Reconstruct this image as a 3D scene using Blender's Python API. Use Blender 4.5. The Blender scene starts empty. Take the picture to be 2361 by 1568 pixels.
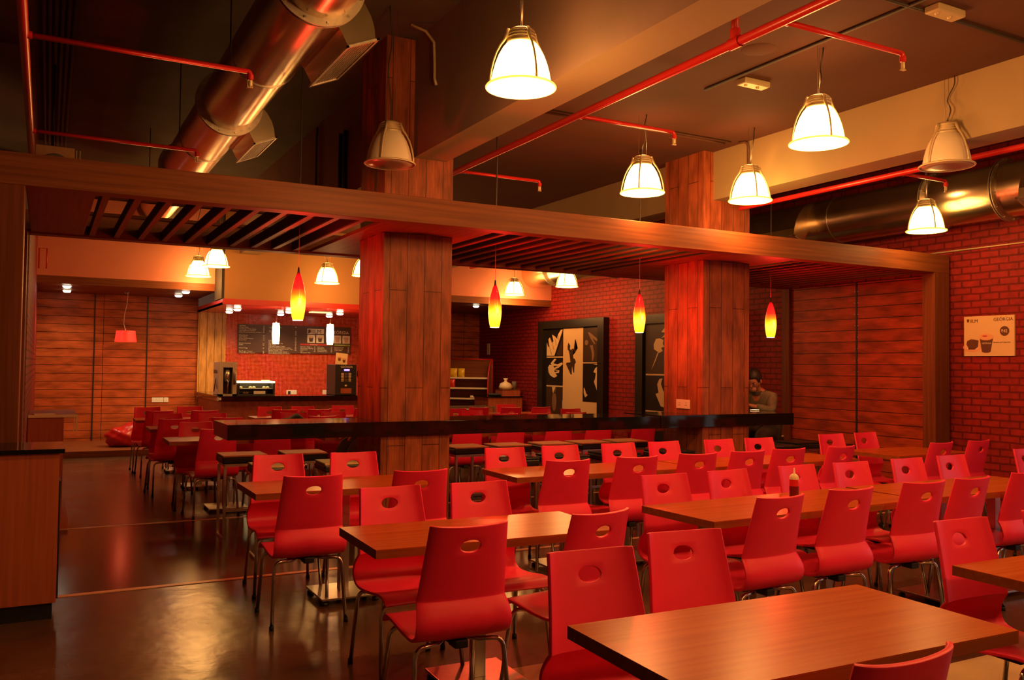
import bpy, bmesh, math, random
from mathutils import Vector, Matrix
random.seed(7)
PI = math.pi
C = bpy.context.scene.collection
scene = bpy.context.scene

# ---------------------------------------------------------------- camera
FPX, YAW, PIT, ROL = 2002.2, .49265, .030807, .012246
F_ = Vector((math.sin(YAW)*math.cos(PIT), math.cos(YAW)*math.cos(PIT), math.sin(PIT)))
R_ = Vector((math.cos(YAW), -math.sin(YAW), 0)); U_ = R_.cross(F_)
R2 = R_*math.cos(ROL) + U_*math.sin(ROL); U2 = U_*math.cos(ROL) - R_*math.sin(ROL)
cd = bpy.data.cameras.new('camera'); cam = bpy.data.objects.new('camera', cd); C.objects.link(cam)
cam.matrix_world = Matrix(((R2.x, U2.x, -F_.x, 0), (R2.y, U2.y, -F_.y, 0), (R2.z, U2.z, -F_.z, 1.5), (0, 0, 0, 1)))
cd.sensor_width = 36; cd.lens = FPX/2361*36; cd.clip_start = .05; cd.clip_end = 200
scene.camera = cam

# ---------------------------------------------------------------- world, assumed daylight, exposure
w = bpy.data.worlds.new('world'); scene.world = w; w.use_nodes = True
w.node_tree.nodes['Background'].inputs[0].default_value = (1.0, .45, .25, 1)
w.node_tree.nodes['Background'].inputs[1].default_value = .05
scene.view_settings.view_transform = 'Standard'; scene.view_settings.look = 'None'
scene.view_settings.gamma = 1; scene.view_settings.use_curve_mapping = False
scene.view_settings.exposure = 0.46
try:
    scene.cycles.max_bounces = 6; scene.cycles.diffuse_bounces = 3; scene.cycles.glossy_bounces = 3
    scene.cycles.sample_clamp_indirect = 4
except Exception: pass
WARM = (1.0, .42, .12)
BELL_W, BELL_E = 40.0, 9.0
SPOT_W = 30.0
def light(name, kind, loc, power, color, parent=None, size=.1, rot=None, **kw):
    l = bpy.data.lights.new(name, kind); l.energy = power; l.color = color
    if kind in ('POINT', 'SPOT'): l.shadow_soft_size = size
    if kind == 'AREA': l.size = size
    for k, v in kw.items(): setattr(l, k, v)
    o = bpy.data.objects.new(name, l); C.objects.link(o); o.location = loc
    if rot: o.rotation_euler = rot
    if parent: o.parent = parent
    return o
# assumed daylight, added outside an assumed door in the right wall, beside the camera
light('assumed_daylight', 'AREA', (9.6, 2.2, 1.6), 14, (1.0, .80, .80), size=2.4, rot=(0, PI/2, 0), shape='RECTANGLE', size_y=2.6)

# ---------------------------------------------------------------- materials
def new_mat(name):
    m = bpy.data.materials.new(name); m.use_nodes = True
    nt = m.node_tree; b = nt.nodes['Principled BSDF']
    return m, nt, b
def lk(nt, a, b): nt.links.new(a, b)
def plain(name, col, rough=.5, metal=0, spec=.5, noise=0, nscale=8, bump=0, bscale=40, coat=0, emis=None, estr=0):
    m, nt, b = new_mat(name)
    b.inputs['Base Color'].default_value = (*col, 1); b.inputs['Roughness'].default_value = rough
    b.inputs['Metallic'].default_value = metal; b.inputs['Specular IOR Level'].default_value = spec
    b.inputs['Coat Weight'].default_value = coat
    if emis: b.inputs['Emission Color'].default_value = (*emis, 1); b.inputs['Emission Strength'].default_value = estr
    if noise or bump: tc = nt.nodes.new('ShaderNodeTexCoord')
    if noise:
        n = nt.nodes.new('ShaderNodeTexNoise'); n.inputs['Scale'].default_value = nscale; n.inputs['Detail'].default_value = 5
        lk(nt, tc.outputs['Object'], n.inputs['Vector'])
        r = nt.nodes.new('ShaderNodeValToRGB')
        r.color_ramp.elements[0].position = .3; r.color_ramp.elements[1].position = .7
        r.color_ramp.elements[0].color = (*[c*(1-noise) for c in col], 1)
        r.color_ramp.elements[1].color = (*[min(1, c*(1+noise)) for c in col], 1)
        lk(nt, n.outputs['Fac'], r.inputs['Fac']); lk(nt, r.outputs['Color'], b.inputs['Base Color'])
    if bump:
        n2 = nt.nodes.new('ShaderNodeTexNoise'); n2.inputs['Scale'].default_value = bscale; n2.inputs['Detail'].default_value = 4
        lk(nt, tc.outputs['Object'], n2.inputs['Vector'])
        bu = nt.nodes.new('ShaderNodeBump'); bu.inputs['Strength'].default_value = bump; bu.inputs['Distance'].default_value = .01
        lk(nt, n2.outputs['Fac'], bu.inputs['Height']); lk(nt, bu.outputs['Normal'], b.inputs['Normal'])
    return m
def emit(name, col, strength, base=(.8, .7, .5)):
    return plain(name, base, .4, emis=col, estr=strength)
def uvec(nt, mode, sx=1, sy=1, ox=0, oy=0):
    """object coordinates turned into a 2-D vector: 'h' runs along x+y with z up, 'v' swaps the two, 'f' lies flat"""
    tc = nt.nodes.new('ShaderNodeTexCoord'); sp = nt.nodes.new('ShaderNodeSeparateXYZ'); lk(nt, tc.outputs['Object'], sp.inputs[0])
    cb = nt.nodes.new('ShaderNodeCombineXYZ')
    def aff(o, k, off):
        a = nt.nodes.new('ShaderNodeMath'); a.operation = 'MULTIPLY_ADD'; a.inputs[1].default_value = k; a.inputs[2].default_value = off
        lk(nt, o, a.inputs[0]); return a.outputs[0]
    if mode == 'f': u, v = sp.outputs['X'], sp.outputs['Y']
    else:
        ad = nt.nodes.new('ShaderNodeMath'); ad.operation = 'ADD'; lk(nt, sp.outputs['X'], ad.inputs[0]); lk(nt, sp.outputs['Y'], ad.inputs[1])
        u, v = ad.outputs[0], sp.outputs['Z']
        if mode == 'v': u, v = v, u
    lk(nt, aff(u, sx, ox), cb.inputs[0]); lk(nt, aff(v, sy, oy), cb.inputs[1])
    return cb.outputs[0]
def bricks(name, mode, bw, bh, mortar, c1, c2, cm, rough=.6, bump=.5, blotch=.35, offset=.5, grain=0, ox=0, oy=0, smooth=.1, freq=2):
    m, nt, b = new_mat(name)
    v = uvec(nt, mode, ox=ox, oy=oy)
    t = nt.nodes.new('ShaderNodeTexBrick'); t.offset = offset; t.offset_frequency = freq
    t.inputs['Scale'].default_value = 1; t.inputs['Brick Width'].default_value = bw; t.inputs['Row Height'].default_value = bh
    t.inputs['Mortar Size'].default_value = mortar; t.inputs['Mortar Smooth'].default_value = smooth; t.inputs['Bias'].default_value = 0
    t.inputs['Color1'].default_value = (*c1, 1); t.inputs['Color2'].default_value = (*c2, 1); t.inputs['Mortar'].default_value = (*cm, 1)
    vin = v
    if not grain:
        # wobble the courses a little so hand-laid bricks do not look ruled
        nz = nt.nodes.new('ShaderNodeTexNoise'); nz.inputs['Scale'].default_value = 9; lk(nt, v, nz.inputs['Vector'])
        sub = nt.nodes.new('ShaderNodeVectorMath'); sub.operation = 'MULTIPLY_ADD'
        sub.inputs[1].default_value = (.010, .012, 0); lk(nt, nz.outputs['Color'], sub.inputs[0]); lk(nt, v, sub.inputs[2]); vin = sub.outputs[0]
    lk(nt, vin, t.inputs['Vector'])
    n = nt.nodes.new('ShaderNodeTexNoise'); n.inputs['Scale'].default_value = 3.2 if grain else 14; n.inputs['Detail'].default_value = 6
    mp = nt.nodes.new('ShaderNodeMapping'); lk(nt, v, mp.inputs[0])
    if grain: mp.inputs['Scale'].default_value = (.9, 3.0, 1)
    lk(nt, mp.outputs[0], n.inputs['Vector'])
    rp = nt.nodes.new('ShaderNodeValToRGB'); rp.color_ramp.elements[0].position = .36; rp.color_ramp.elements[1].position = .6
    rp.color_ramp.elements[0].color = (*[1-blotch]*3, 1); rp.color_ramp.elements[1].color = (1, 1, 1, 1)
    lk(nt, n.outputs['Fac'], rp.inputs['Fac'])
    mx = nt.nodes.new('ShaderNodeMix'); mx.data_type = 'RGBA'; mx.blend_type = 'MULTIPLY'; mx.inputs['Factor'].default_value = 1
    lk(nt, t.outputs['Color'], mx.inputs[6]); lk(nt, rp.outputs['Color'], mx.inputs[7])
    out = mx.outputs[2]
    if grain:
        g = nt.nodes.new('ShaderNodeTexNoise'); g.inputs['Scale'].default_value = 1; g.inputs['Detail'].default_value = 4
        m2 = nt.nodes.new('ShaderNodeMapping'); m2.inputs['Scale'].default_value = (5, 70, 1); lk(nt, v, m2.inputs[0]); lk(nt, m2.outputs[0], g.inputs['Vector'])
        r2 = nt.nodes.new('ShaderNodeValToRGB'); r2.color_ramp.elements[0].color = (*[1-grain]*3, 1); r2.color_ramp.elements[1].color = (1.25, 1.25, 1.25, 1)
        r2.color_ramp.elements[0].position = .3; r2.color_ramp.elements[1].position = .7
        lk(nt, g.outputs['Fac'], r2.inputs['Fac'])
        m3 = nt.nodes.new('ShaderNodeMix'); m3.data_type = 'RGBA'; m3.blend_type = 'MULTIPLY'; m3.inputs['Factor'].default_value = 1
        lk(nt, out, m3.inputs[6]); lk(nt, r2.outputs['Color'], m3.inputs[7]); out = m3.outputs[2]
    lk(nt, out, b.inputs['Base Color']); b.inputs['Roughness'].default_value = rough; b.inputs['Specular IOR Level'].default_value = .22
    inv = nt.nodes.new('ShaderNodeMath'); inv.operation = 'MULTIPLY_ADD'; inv.inputs[1].default_value = -1; inv.inputs[2].default_value = 1
    lk(nt, t.outputs['Fac'], inv.inputs[0])
    ad = nt.nodes.new('ShaderNodeMath'); ad.operation = 'MULTIPLY_ADD'; ad.inputs[1].default_value = .35 if not grain else .05
    lk(nt, n.outputs['Fac'], ad.inputs[0]); lk(nt, inv.outputs[0], ad.inputs[2])
    bu = nt.nodes.new('ShaderNodeBump'); bu.inputs['Strength'].default_value = bump; bu.inputs['Distance'].default_value = .012
    lk(nt, ad.outputs[0], bu.inputs['Height']); lk(nt, bu.outputs['Normal'], b.inputs['Normal'])
    return m
def wood(name, c1, c2, rough=.35, scale=(2, 45, 2), mode_axis='x', coat=0, bump=0):
    m, nt, b = new_mat(name)
    tc = nt.nodes.new('ShaderNodeTexCoord'); mp = nt.nodes.new('ShaderNodeMapping'); lk(nt, tc.outputs['Object'], mp.inputs[0])
    s = {'x': (1.2, 38, 38), 'y': (38, 1.2, 38), 'z': (38, 38, 1.2)}[mode_axis]; mp.inputs['Scale'].default_value = s
    n = nt.nodes.new('ShaderNodeTexNoise'); n.inputs['Scale'].default_value = 1; n.inputs['Detail'].default_value = 5; n.inputs['Distortion'].default_value = .4
    lk(nt, mp.outputs[0], n.inputs['Vector'])
    r = nt.nodes.new('ShaderNodeValToRGB'); r.color_ramp.elements[0].position = .32; r.color_ramp.elements[1].position = .68
    r.color_ramp.elements[0].color = (*c1, 1); r.color_ramp.elements[1].color = (*c2, 1)
    lk(nt, n.outputs['Fac'], r.inputs['Fac']); lk(nt, r.outputs['Color'], b.inputs['Base Color'])
    b.inputs['Roughness'].default_value = rough; b.inputs['Specular IOR Level'].default_value = .16
    return m
M = {}
M['red'] = plain('red_plastic', (.88, .025, .085), .42, spec=.3, noise=.06, nscale=5)
M['chrome'] = plain('chrome', (.62, .58, .54), .22, metal=1)
M['rubber'] = plain('black_rubber', (.015, .013, .012), .6)
M['black'] = plain('black_paint', (.012, .010, .009), .45)
M['blackgran'] = plain('black_granite', (.006, .006, .005), .06, spec=.28, noise=.3, nscale=60)
M['leather'] = plain('black_leather', (.012, .010, .010), .38, bump=.15, bscale=60)
M['tan'] = plain('tan_cushion_top', (.60, .42, .18), .65, noise=.12, nscale=20, bump=.1)
M['steel'] = plain('brushed_steel', (.55, .50, .45), .32, metal=1, noise=.12, nscale=12)
M['galv'] = plain('galvanised_sheet', (.74, .60, .42), .26, metal=1, noise=.12, nscale=3.5, bump=.04, bscale=5)
M['galvf'] = plain('galvanised_flange', (.55, .47, .38), .45, metal=.85, noise=.18, nscale=25)
M['table'] = wood('laminate_table_top', (.38, .062, .006), (.47, .090, .010), .27, mode_axis='x')
M['tedge'] = wood('laminate_table_edge', (.24, .055, .012), (.33, .080, .018), .4, mode_axis='x')
M['oak'] = wood('dark_oak_veneer', (.15, .042, .014), (.24, .070, .021), .45, mode_axis='x')
M['oaky'] = wood('dark_oak_veneer_crosswise', (.17, .046, .015), (.27, .078, .024), .45, mode_axis='y')
M['oakz'] = wood('dark_oak_veneer_upright', (.13, .034, .012), (.20, .055, .018), .45, mode_axis='z')
M['cabwood'] = wood('cabinet_veneer', (.36, .082, .036), (.48, .115, .050), .45, mode_axis='z')
M['plankv'] = bricks('upright_wood_planks', 'v', 1.31, .158, .0035, (.32, .074, .026), (.42, .100, .038), (.10, .022, .007), .42, .35, .45, .37, grain=.20, oy=.05)
M['plankh'] = bricks('level_wood_boards', 'h', 9.0, .1435, .0045, (.42, .088, .022), (.52, .110, .028), (.05, .012, .004), .42, .5, .40, .0, grain=.12)
M['brick'] = bricks('red_painted_brick', 'h', .215, .0765, .010, (.35, .021, .021), (.29, .016, .017), (.15, .009, .007), .6, .8, .25)
M['honey'] = bricks('honey_wood_boards', 'v', 9, .135, .004, (.55, .24, .055), (.66, .30, .07), (.12, .04, .01), .42, .35, .35, .37, grain=.2)
M['tile'] = bricks('red_mosaic_tile', 'h', .026, .026, .0022, (.58, .024, .011), (.48, .016, .009), (.70, .20, .08), .22, .3, .3, 0, freq=1)
M['plaster'] = plain('cream_plaster', (.36, .24, .12), .8, noise=.05, nscale=2)
M['plasterd'] = plain('brown_ceiling_paint', (.10, .032, .017), .85, noise=.12, nscale=1.3)
M['bulkL'] = plain('orange_brown_plaster', (.72, .24, .15), .8, noise=.04, nscale=2)
M['bulkR'] = plain('ochre_plaster', (.42, .19, .065), .8, noise=.04, nscale=2)
M['beamside'] = plain('brown_beam_side', (.24, .125, .10), .85, noise=.1, nscale=2)
M['dimbrown'] = plain('dimmed_brown', (.03, .018, .012), .8)  # shade of the slat sides put into colour; bulkhead return uses it too
M['dark'] = plain('dark_ceiling_paint', (.10, .075, .055), .85, noise=.15, nscale=2)
M['grey'] = plain('grey_wall_paint', (.22, .17, .15), .8, noise=.1, nscale=3)
M['redpipe'] = plain('red_pipe_paint', (.60, .022, .018), .28)
M['whitepl'] = plain('white_plastic', (.82, .74, .60), .4)
M['cream'] = plain('cream_print', (.80, .60, .36), .5)
M['lampmetal'] = plain('painted_lamp_metal', (.62, .47, .27), .45, metal=.3)
M['shadeoff'] = plain('unlit_opal_shade', (.72, .58, .42), .35)
M['lensoff'] = plain('unlit_lens', (.45, .28, .20), .25)
M['shade'] = emit('lit_opal_shade', (1, .60, .135), BELL_E)
M['litrim'] = emit('lit_glass_rim', (1, .62, .07), 1.1)
M['lens'] = emit('lit_lens', (1, .62, .15), BELL_E*1.1)
M['cable'] = plain('grey_cable', (.05, .035, .025), .6)
M['wire'] = plain('suspension_wire', (.35, .26, .18), .4, metal=.6)
M['redsoffit'] = plain('red_soffit_laminate', (.50, .020, .012), .25)
M['skin'] = plain('skin', (.36, .15, .08), .5)
M['hair'] = plain('black_hair', (.012, .008, .007), .5, bump=.4, bscale=120)
M['shirt'] = plain('olive_grey_shirt', (.12, .125, .08), .8, noise=.25, nscale=14, bump=.3, bscale=14)
M['trouser'] = plain('dark_trousers', (.03, .024, .02), .8, noise=.2, nscale=10)
M['bean'] = plain('red_vinyl', (.50, .012, .012), .3, bump=.6, bscale=9)
M['glassdark'] = plain('dark_glass', (.03, .02, .015), .1)

# floor: dark polished stone with faint big slabs and cloudy wear
def floor_mat():
    m, nt, b = new_mat('polished_dark_floor')
    v = uvec(nt, 'f', ox=.25, oy=.1)
    t = nt.nodes.new('ShaderNodeTexBrick'); t.offset = 0; t.inputs['Scale'].default_value = 1
    t.inputs['Brick Width'].default_value = 1.22; t.inputs['Row Height'].default_value = 2.47; t.inputs['Mortar Size'].default_value = .003
    t.inputs['Color1'].default_value = (.115, .056, .028, 1); t.inputs['Color2'].default_value = (.095, .046, .024, 1); t.inputs['Mortar'].default_value = (.05, .03, .02, 1)
    lk(nt, v, t.inputs['Vector'])
    n = nt.nodes.new('ShaderNodeTexNoise'); n.inputs['Scale'].default_value = 1.6; n.inputs['Detail'].default_value = 8; n.inputs['Roughness'].default_value = .6
    lk(nt, v, n.inputs['Vector'])
    r = nt.nodes.new('ShaderNodeValToRGB'); r.color_ramp.elements[0].position = .3; r.color_ramp.elements[1].position = .7
    r.color_ramp.elements[0].color = (.55, .55, .55, 1); r.color_ramp.elements[1].color = (1.15, 1.15, 1.1, 1)
    lk(nt, n.outputs['Fac'], r.inputs['Fac'])
    mx = nt.nodes.new('ShaderNodeMix'); mx.data_type = 'RGBA'; mx.blend_type = 'MULTIPLY'; mx.inputs['Factor'].default_value = 1
    lk(nt, t.outputs['Color'], mx.inputs[6]); lk(nt, r.outputs['Color'], mx.inputs[7]); lk(nt, mx.outputs[2], b.inputs['Base Color'])
    r2 = nt.nodes.new('ShaderNodeMapRange'); r2.inputs['To Min'].default_value = .16; r2.inputs['To Max'].default_value = .34
    lk(nt, n.outputs['Fac'], r2.inputs['Value']); lk(nt, r2.outputs['Result'], b.inputs['Roughness'])
    n3 = nt.nodes.new('ShaderNodeTexNoise'); n3.inputs['Scale'].default_value = 6; n3.inputs['Detail'].default_value = 3; lk(nt, v, n3.inputs['Vector'])
    bu = nt.nodes.new('ShaderNodeBump'); bu.inputs['Strength'].default_value = .16; bu.inputs['Distance'].default_value = .02
    lk(nt, n3.outputs['Fac'], bu.inputs['Height']); lk(nt, bu.outputs['Normal'], b.inputs['Normal'])
    return m
M['floor'] = floor_mat()
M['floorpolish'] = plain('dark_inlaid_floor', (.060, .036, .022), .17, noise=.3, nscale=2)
M['stripe'] = plain('tan_stone_strip', (.70, .36, .19), .35, noise=.1, nscale=6)
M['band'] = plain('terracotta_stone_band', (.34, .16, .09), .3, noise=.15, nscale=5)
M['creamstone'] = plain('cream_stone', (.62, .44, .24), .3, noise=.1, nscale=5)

# ---------------------------------------------------------------- mesh helpers
class MB:
    def __init__(s): s.bm = bmesh.new(); s.mi = 0
    def _f(s, fs):
        for f in fs: f.material_index = s.mi
    def box(s, x0, x1, y0, y1, z0, z1, mtx=None, bevel=0):
        vs = [s.bm.verts.new(Vector((x, y, z)) if mtx is None else mtx @ Vector((x, y, z))) for z in (z0, z1) for y in (y0, y1) for x in (x0, x1)]
        fs = [s.bm.faces.new([vs[i] for i in q]) for q in ((0, 2, 3, 1), (4, 5, 7, 6), (0, 1, 5, 4), (2, 6, 7, 3), (0, 4, 6, 2), (1, 3, 7, 5))]
        s._f(fs)
        if bevel:
            es = list({e for f in fs for e in f.edges})
            r = bmesh.ops.bevel(s.bm, geom=es, offset=bevel, segments=2, affect='EDGES', profile=.5)
            s._f(r['faces'])
        return s
    def tube(s, pts, r, seg=10, cap=True, closed=False):
        pts = [Vector(p) for p in pts]; n = len(pts); rr = r if isinstance(r, (list, tuple)) else [r]*n
        rings = []; prev = None
        for i, p in enumerate(pts):
            if closed: d = pts[(i+1) % n]-pts[i-1]
            else: d = (pts[min(i+1, n-1)]-pts[max(i-1, 0)])
            d.normalize()
            if prev is None:
                a = Vector((0, 0, 1)) if abs(d.z) < .9 else Vector((1, 0, 0)); u = d.cross(a).normalized()
            else: u = (prev - d*prev.dot(d)).normalized()
            prev = u; v = d.cross(u)
            rings.append([s.bm.verts.new(p+(u*math.cos(2*PI*k/seg)+v*math.sin(2*PI*k/seg))*rr[i]) for k in range(seg)])
        fs = []
        for i in range(n if closed else n-1):
            a, b = rings[i], rings[(i+1) % n]
            for k in range(seg): fs.append(s.bm.faces.new([a[k], a[(k+1) % seg], b[(k+1) % seg], b[k]]))
        if cap and not closed: fs += [s.bm.faces.new(rings[0][::-1]), s.bm.faces.new(rings[-1])]
        for f in fs: f.smooth = True
        s._f(fs); return s
    def lathe(s, prof, seg=24, c=(0, 0, 0), axis='z', smooth=True, mtx=None):
        rings = []
        for r, h in prof:
            ring = []
            for k in range(seg if r > 1e-6 else 1):
                a = 2*PI*k/seg
                p = Vector((r*math.cos(a), r*math.sin(a), h))
                if axis == 'y': p = Vector((p.x, p.z, -p.y))
                if axis == 'x': p = Vector((p.z, p.x, p.y))
                p = p + Vector(c)
                ring.append(s.bm.verts.new(mtx @ p if mtx else p))
            rings.append(ring)
        fs = []
        for a, b in zip(rings, rings[1:]):
            for k in range(seg):
                q = [a[k % len(a)], a[(k+1) % len(a)], b[(k+1) % len(b)], b[k % len(b)]]
                q = list(dict.fromkeys(q))
                if len(q) > 2:
                    try: fs.append(s.bm.faces.new(q))
                    except ValueError: pass
        for f in fs: f.smooth = smooth
        s._f(fs); return s
    def prism(s, poly, fn, d0, d1):
        """poly = 2-D outline; fn(u, v, d) -> point; extruded from d0 to d1"""
        a = [s.bm.verts.new(fn(u, v, d0)) for u, v in poly]; b = [s.bm.verts.new(fn(u, v, d1)) for u, v in poly]
        n = len(poly); fs = [s.bm.faces.new([a[i], a[(i+1) % n], b[(i+1) % n], b[i]]) for i in range(n)]
        fs += [s.bm.faces.new(a[::-1]), s.bm.faces.new(b)]
        s._f(fs); return s
    def ball(s, c, r, sx=1, sy=1, sz=1, u=14, v=10, mtx=None):
        m = Matrix.Translation(c) @ Matrix.Diagonal((r*sx, r*sy, r*sz, 1))
        if mtx: m = mtx @ m
        g = bmesh.ops.create_uvsphere(s.bm, u_segments=u, v_segments=v, radius=1, matrix=m)
        fs = list({f for vt in g['verts'] for f in vt.link_faces})
        for f in fs: f.smooth = True
        s._f(fs); return s
    def mat(s, i): s.mi = i; return s
    def build(s, name, mats, parent=None, loc=None, rot=None, recalc=True):
        if recalc: bmesh.ops.recalc_face_normals(s.bm, faces=s.bm.faces[:])
        me = bpy.data.meshes.new(name); s.bm.to_mesh(me); s.bm.free()
        for m in (mats if isinstance(mats, (list, tuple)) else [mats]): me.materials.append(M[m] if isinstance(m, str) else m)
        o = bpy.data.objects.new(name, me); C.objects.link(o)
        if parent: o.parent = parent
        if loc: o.location = loc
        if rot is not None: o.rotation_euler = (0, 0, rot)
        return o
def thing(name, label, cat, loc=(0, 0, 0), rz=0, group=None):
    o = bpy.data.objects.new(name, None); C.objects.link(o); o.location = loc; o.rotation_euler = (0, 0, rz)
    o.empty_display_size = .1
    o['label'] = label; o['category'] = cat
    if group: o['group'] = group
    return o
def tag(o, label, cat, group=None, kind=None):
    o['label'] = label; o['category'] = cat
    if group: o['group'] = group
    if kind: o['kind'] = kind
    return o
def struct(o, label=None):
    o['kind'] = 'structure'
    if label: o['label'] = label
    return o
def dup(root, loc, rz, label, group=None):
    def cp(o, par):
        c = o.copy(); C.objects.link(c); c.parent = par
        for ch in list(o.children): cp(ch, c)
        return c
    r = cp(root, None); r.location = loc; r.rotation_euler = (0, 0, rz); r['label'] = label
    if group: r['group'] = group
    return r
def boxo(name, x0, x1, y0, y1, z0, z1, mat, parent=None, bevel=0):
    """a box whose origin is the middle of its underside"""
    cx, cy = (x0+x1)/2, (y0+y1)/2
    b = MB(); b.box(x0-cx, x1-cx, y0-cy, y1-cy, 0, z1-z0, bevel=bevel)
    return b.build(name, mat, parent, (cx, cy, z0))
def wbox(name, x0, x1, y0, y1, z0, z1, mat, parent=None, bevel=0):
    """a box kept in world coordinates, so that its boards or bricks line up with its neighbours"""
    return MB().box(x0, x1, y0, y1, z0, z1, bevel=bevel).build(name, mat, parent)
def text(name, body, size, mtx, mat, parent, align='LEFT', depth=.0008, space=1.0, sx=1.0):
    cu = bpy.data.curves.new(name, 'FONT'); cu.body = body; cu.size = size; cu.align_x = align; cu.extrude = depth; cu.space_line = space
    cu.resolution_u = 2
    o = bpy.data.objects.new(name, cu); C.objects.link(o); bpy.context.view_layer.update()
    me = bpy.data.meshes.new_from_object(o.evaluated_get(bpy.context.evaluated_depsgraph_get()))
    bpy.data.objects.remove(o); me.materials.clear(); me.materials.append(M[mat] if isinstance(mat, str) else mat)
    t = bpy.data.objects.new(name, me); C.objects.link(t)
    t.matrix_world = mtx @ Matrix.Diagonal((sx, 1, 1, 1))
    if parent: t.parent = parent; t.matrix_parent_inverse = parent.matrix_basis.inverted()
    return t
def smooth(o, ang=35):
    me = o.data
    for p in me.polygons: p.use_smooth = True
    try: me.set_sharp_from_angle(angle=math.radians(ang))
    except Exception: pass
    return o

# ---------------------------------------------------------------- room shell
ZL, ZM, ZR = 4.29, 3.75, 4.25
YF = 17.1
struct(wbox('floor', -4, 9.1, -4, 18.7, -.1, 0, 'floor'), 'dark polished stone floor')
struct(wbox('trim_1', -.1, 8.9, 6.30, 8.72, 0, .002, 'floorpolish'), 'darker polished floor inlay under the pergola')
struct(wbox('trim_2', -.1, 8.9, 6.245, 6.30, 0, .004, 'stripe'), 'tan stone strip along the front of the pergola')
struct(wbox('trim_3', -.1, 8.9, 8.72, 8.775, 0, .004, 'stripe'), 'tan stone strip along the back of the pergola')
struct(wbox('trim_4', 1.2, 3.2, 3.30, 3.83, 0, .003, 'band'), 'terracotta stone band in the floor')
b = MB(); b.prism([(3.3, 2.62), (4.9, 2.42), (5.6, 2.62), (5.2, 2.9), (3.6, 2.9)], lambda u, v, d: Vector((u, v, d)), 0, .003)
struct(b.build('trim_5', 'creamstone'), 'cream stone inlay in the floor')
struct(wbox('wall_right', 9.0, 9.2, 3.6, 18.7, 0, 4.5, 'brick'), 'red painted brick wall')
struct(wbox('wall_right', 9.0, 9.2, -4, .7, 0, 4.5, 'brick'), 'red painted brick wall before the assumed glazed door')
struct(wbox('wall_right', 9.0, 9.2, .7, 3.6, 2.6, 4.5, 'brick'), 'red painted brick above the assumed glazed door')
d = struct(MB().box(9.0, 9.08, .7, .78, 0, 2.6).box(9.0, 9.08, 3.52, 3.6, 0, 2.6).box(9.0, 9.08, .78, 3.52, 2.52, 2.6).box(9.0, 9.08, 2.1, 2.2, 0, 2.52).build('assumed_door_1', 'steel'), 'steel frame of the assumed glazed door')  # assumed door, added as an opening for the daylight
struct(wbox('wall_left', -4, -.15, 8.8, YF+.2, 0, 4.5, ['brick'][0]), 'red brick side wall past the pergola')
struct(wbox('wall_left', -4, -.155, 8.765, 8.8, 0, 4.5, 'grey'), 'grey painted end of the side wall')
struct(wbox('wall_left', -4.2, -4.0, -4, 8.8, 0, 4.5, 'grey'), 'grey far left wall')
struct(wbox('wall_back', -4, 9.2, -4.2, -4, 0, 4.5, 'grey'), 'grey wall behind the viewer')
# far side: boards, the counter bay and the deeper right bay
struct(wbox('wall_far', -.15, 2.5, YF, YF+.15, 0, 2.9, 'plankh'), 'far wall of level dark wood boards')
struct(wbox('trim_6', .745, .765, YF-.012, YF, .1, 2.7, 'black'), 'dark joint between board panels')
struct(wbox('trim_7', 1.615, 1.635, YF-.012, YF, .1, 2.7, 'black'), 'dark joint between board panels')
struct(wbox('wall_far', 2.5, 3.0, YF-.05, YF+.15, 0, 2.5, 'honey'), 'upright wood boards beside the red tiles')
struct(wbox('wall_far', 3.0, 6.3, YF-.02, YF+.15, 0, 2.5, 'tile'), 'red mosaic tile wall behind the counter')
struct(wbox('wall_far', 6.3, 6.45, 14.6, 18.7, 0, 2.85, 'plankv'), 'wood boards on the end of the counter bay')
struct(wbox('wall_far', 6.45, 9.0, 18.4, 18.6, 0, 2.9, 'plankh'), 'dark wood boards in the far right corner')
struct(wbox('wall_far', -.15, 2.5, 15.1, 15.22, 2.82, 4.4, 'bulkL'), 'cream plaster bulkhead above the left bay')
struct(wbox('wall_far', 2.5, 6.45, 14.45, 14.6, 2.54, 4.4, 'bulkR'), 'cream plaster bulkhead above the counter')
struct(wbox('wall_far', 2.46, 2.5, 14.44, 15.1, 2.54, 4.4, 'dimbrown'), 'return of the bulkhead above the counter')
struct(wbox('wall_far', 6.45, 9.0, 15.1, 15.22, 2.85, 4.4, 'bulkL'), 'cream plaster bulkhead above the right bay')
struct(wbox('ceiling', -.15, 2.5, 15.1, YF+.1, 2.70, 2.82, 'oak'), 'dark wood soffit of the left bay')
struct(wbox('ceiling', 6.45, 9.0, 15.1, 18.5, 2.72, 2.85, 'oak'), 'dark wood soffit of the right bay')
struct(wbox('ceiling', -4, 2.73, -4, 15.1, ZL, ZL+.1, 'dark'), 'dark ceiling of the left bay')
struct(wbox('ceiling', 3.03, 6.05, -4, 14.6, ZM, ZM+.1, 'plasterd'), 'brown ceiling between the beams')
struct(wbox('ceiling', 6.35, 9.2, -4, 18.7, ZR, ZR+.1, 'dark'), 'dark ceiling of the right bay')
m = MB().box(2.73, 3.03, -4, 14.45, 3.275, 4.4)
m.bm.faces.ensure_lookup_table(); m.bm.faces[4].material_index = 1  # left face gets a browner colour than the rest of the beam
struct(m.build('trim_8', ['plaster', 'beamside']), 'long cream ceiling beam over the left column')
struct(wbox('trim_9', 6.05, 6.35, -4, 14.45, 3.25, 4.4, 'plaster'), 'long cream ceiling beam over the right column')
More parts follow.
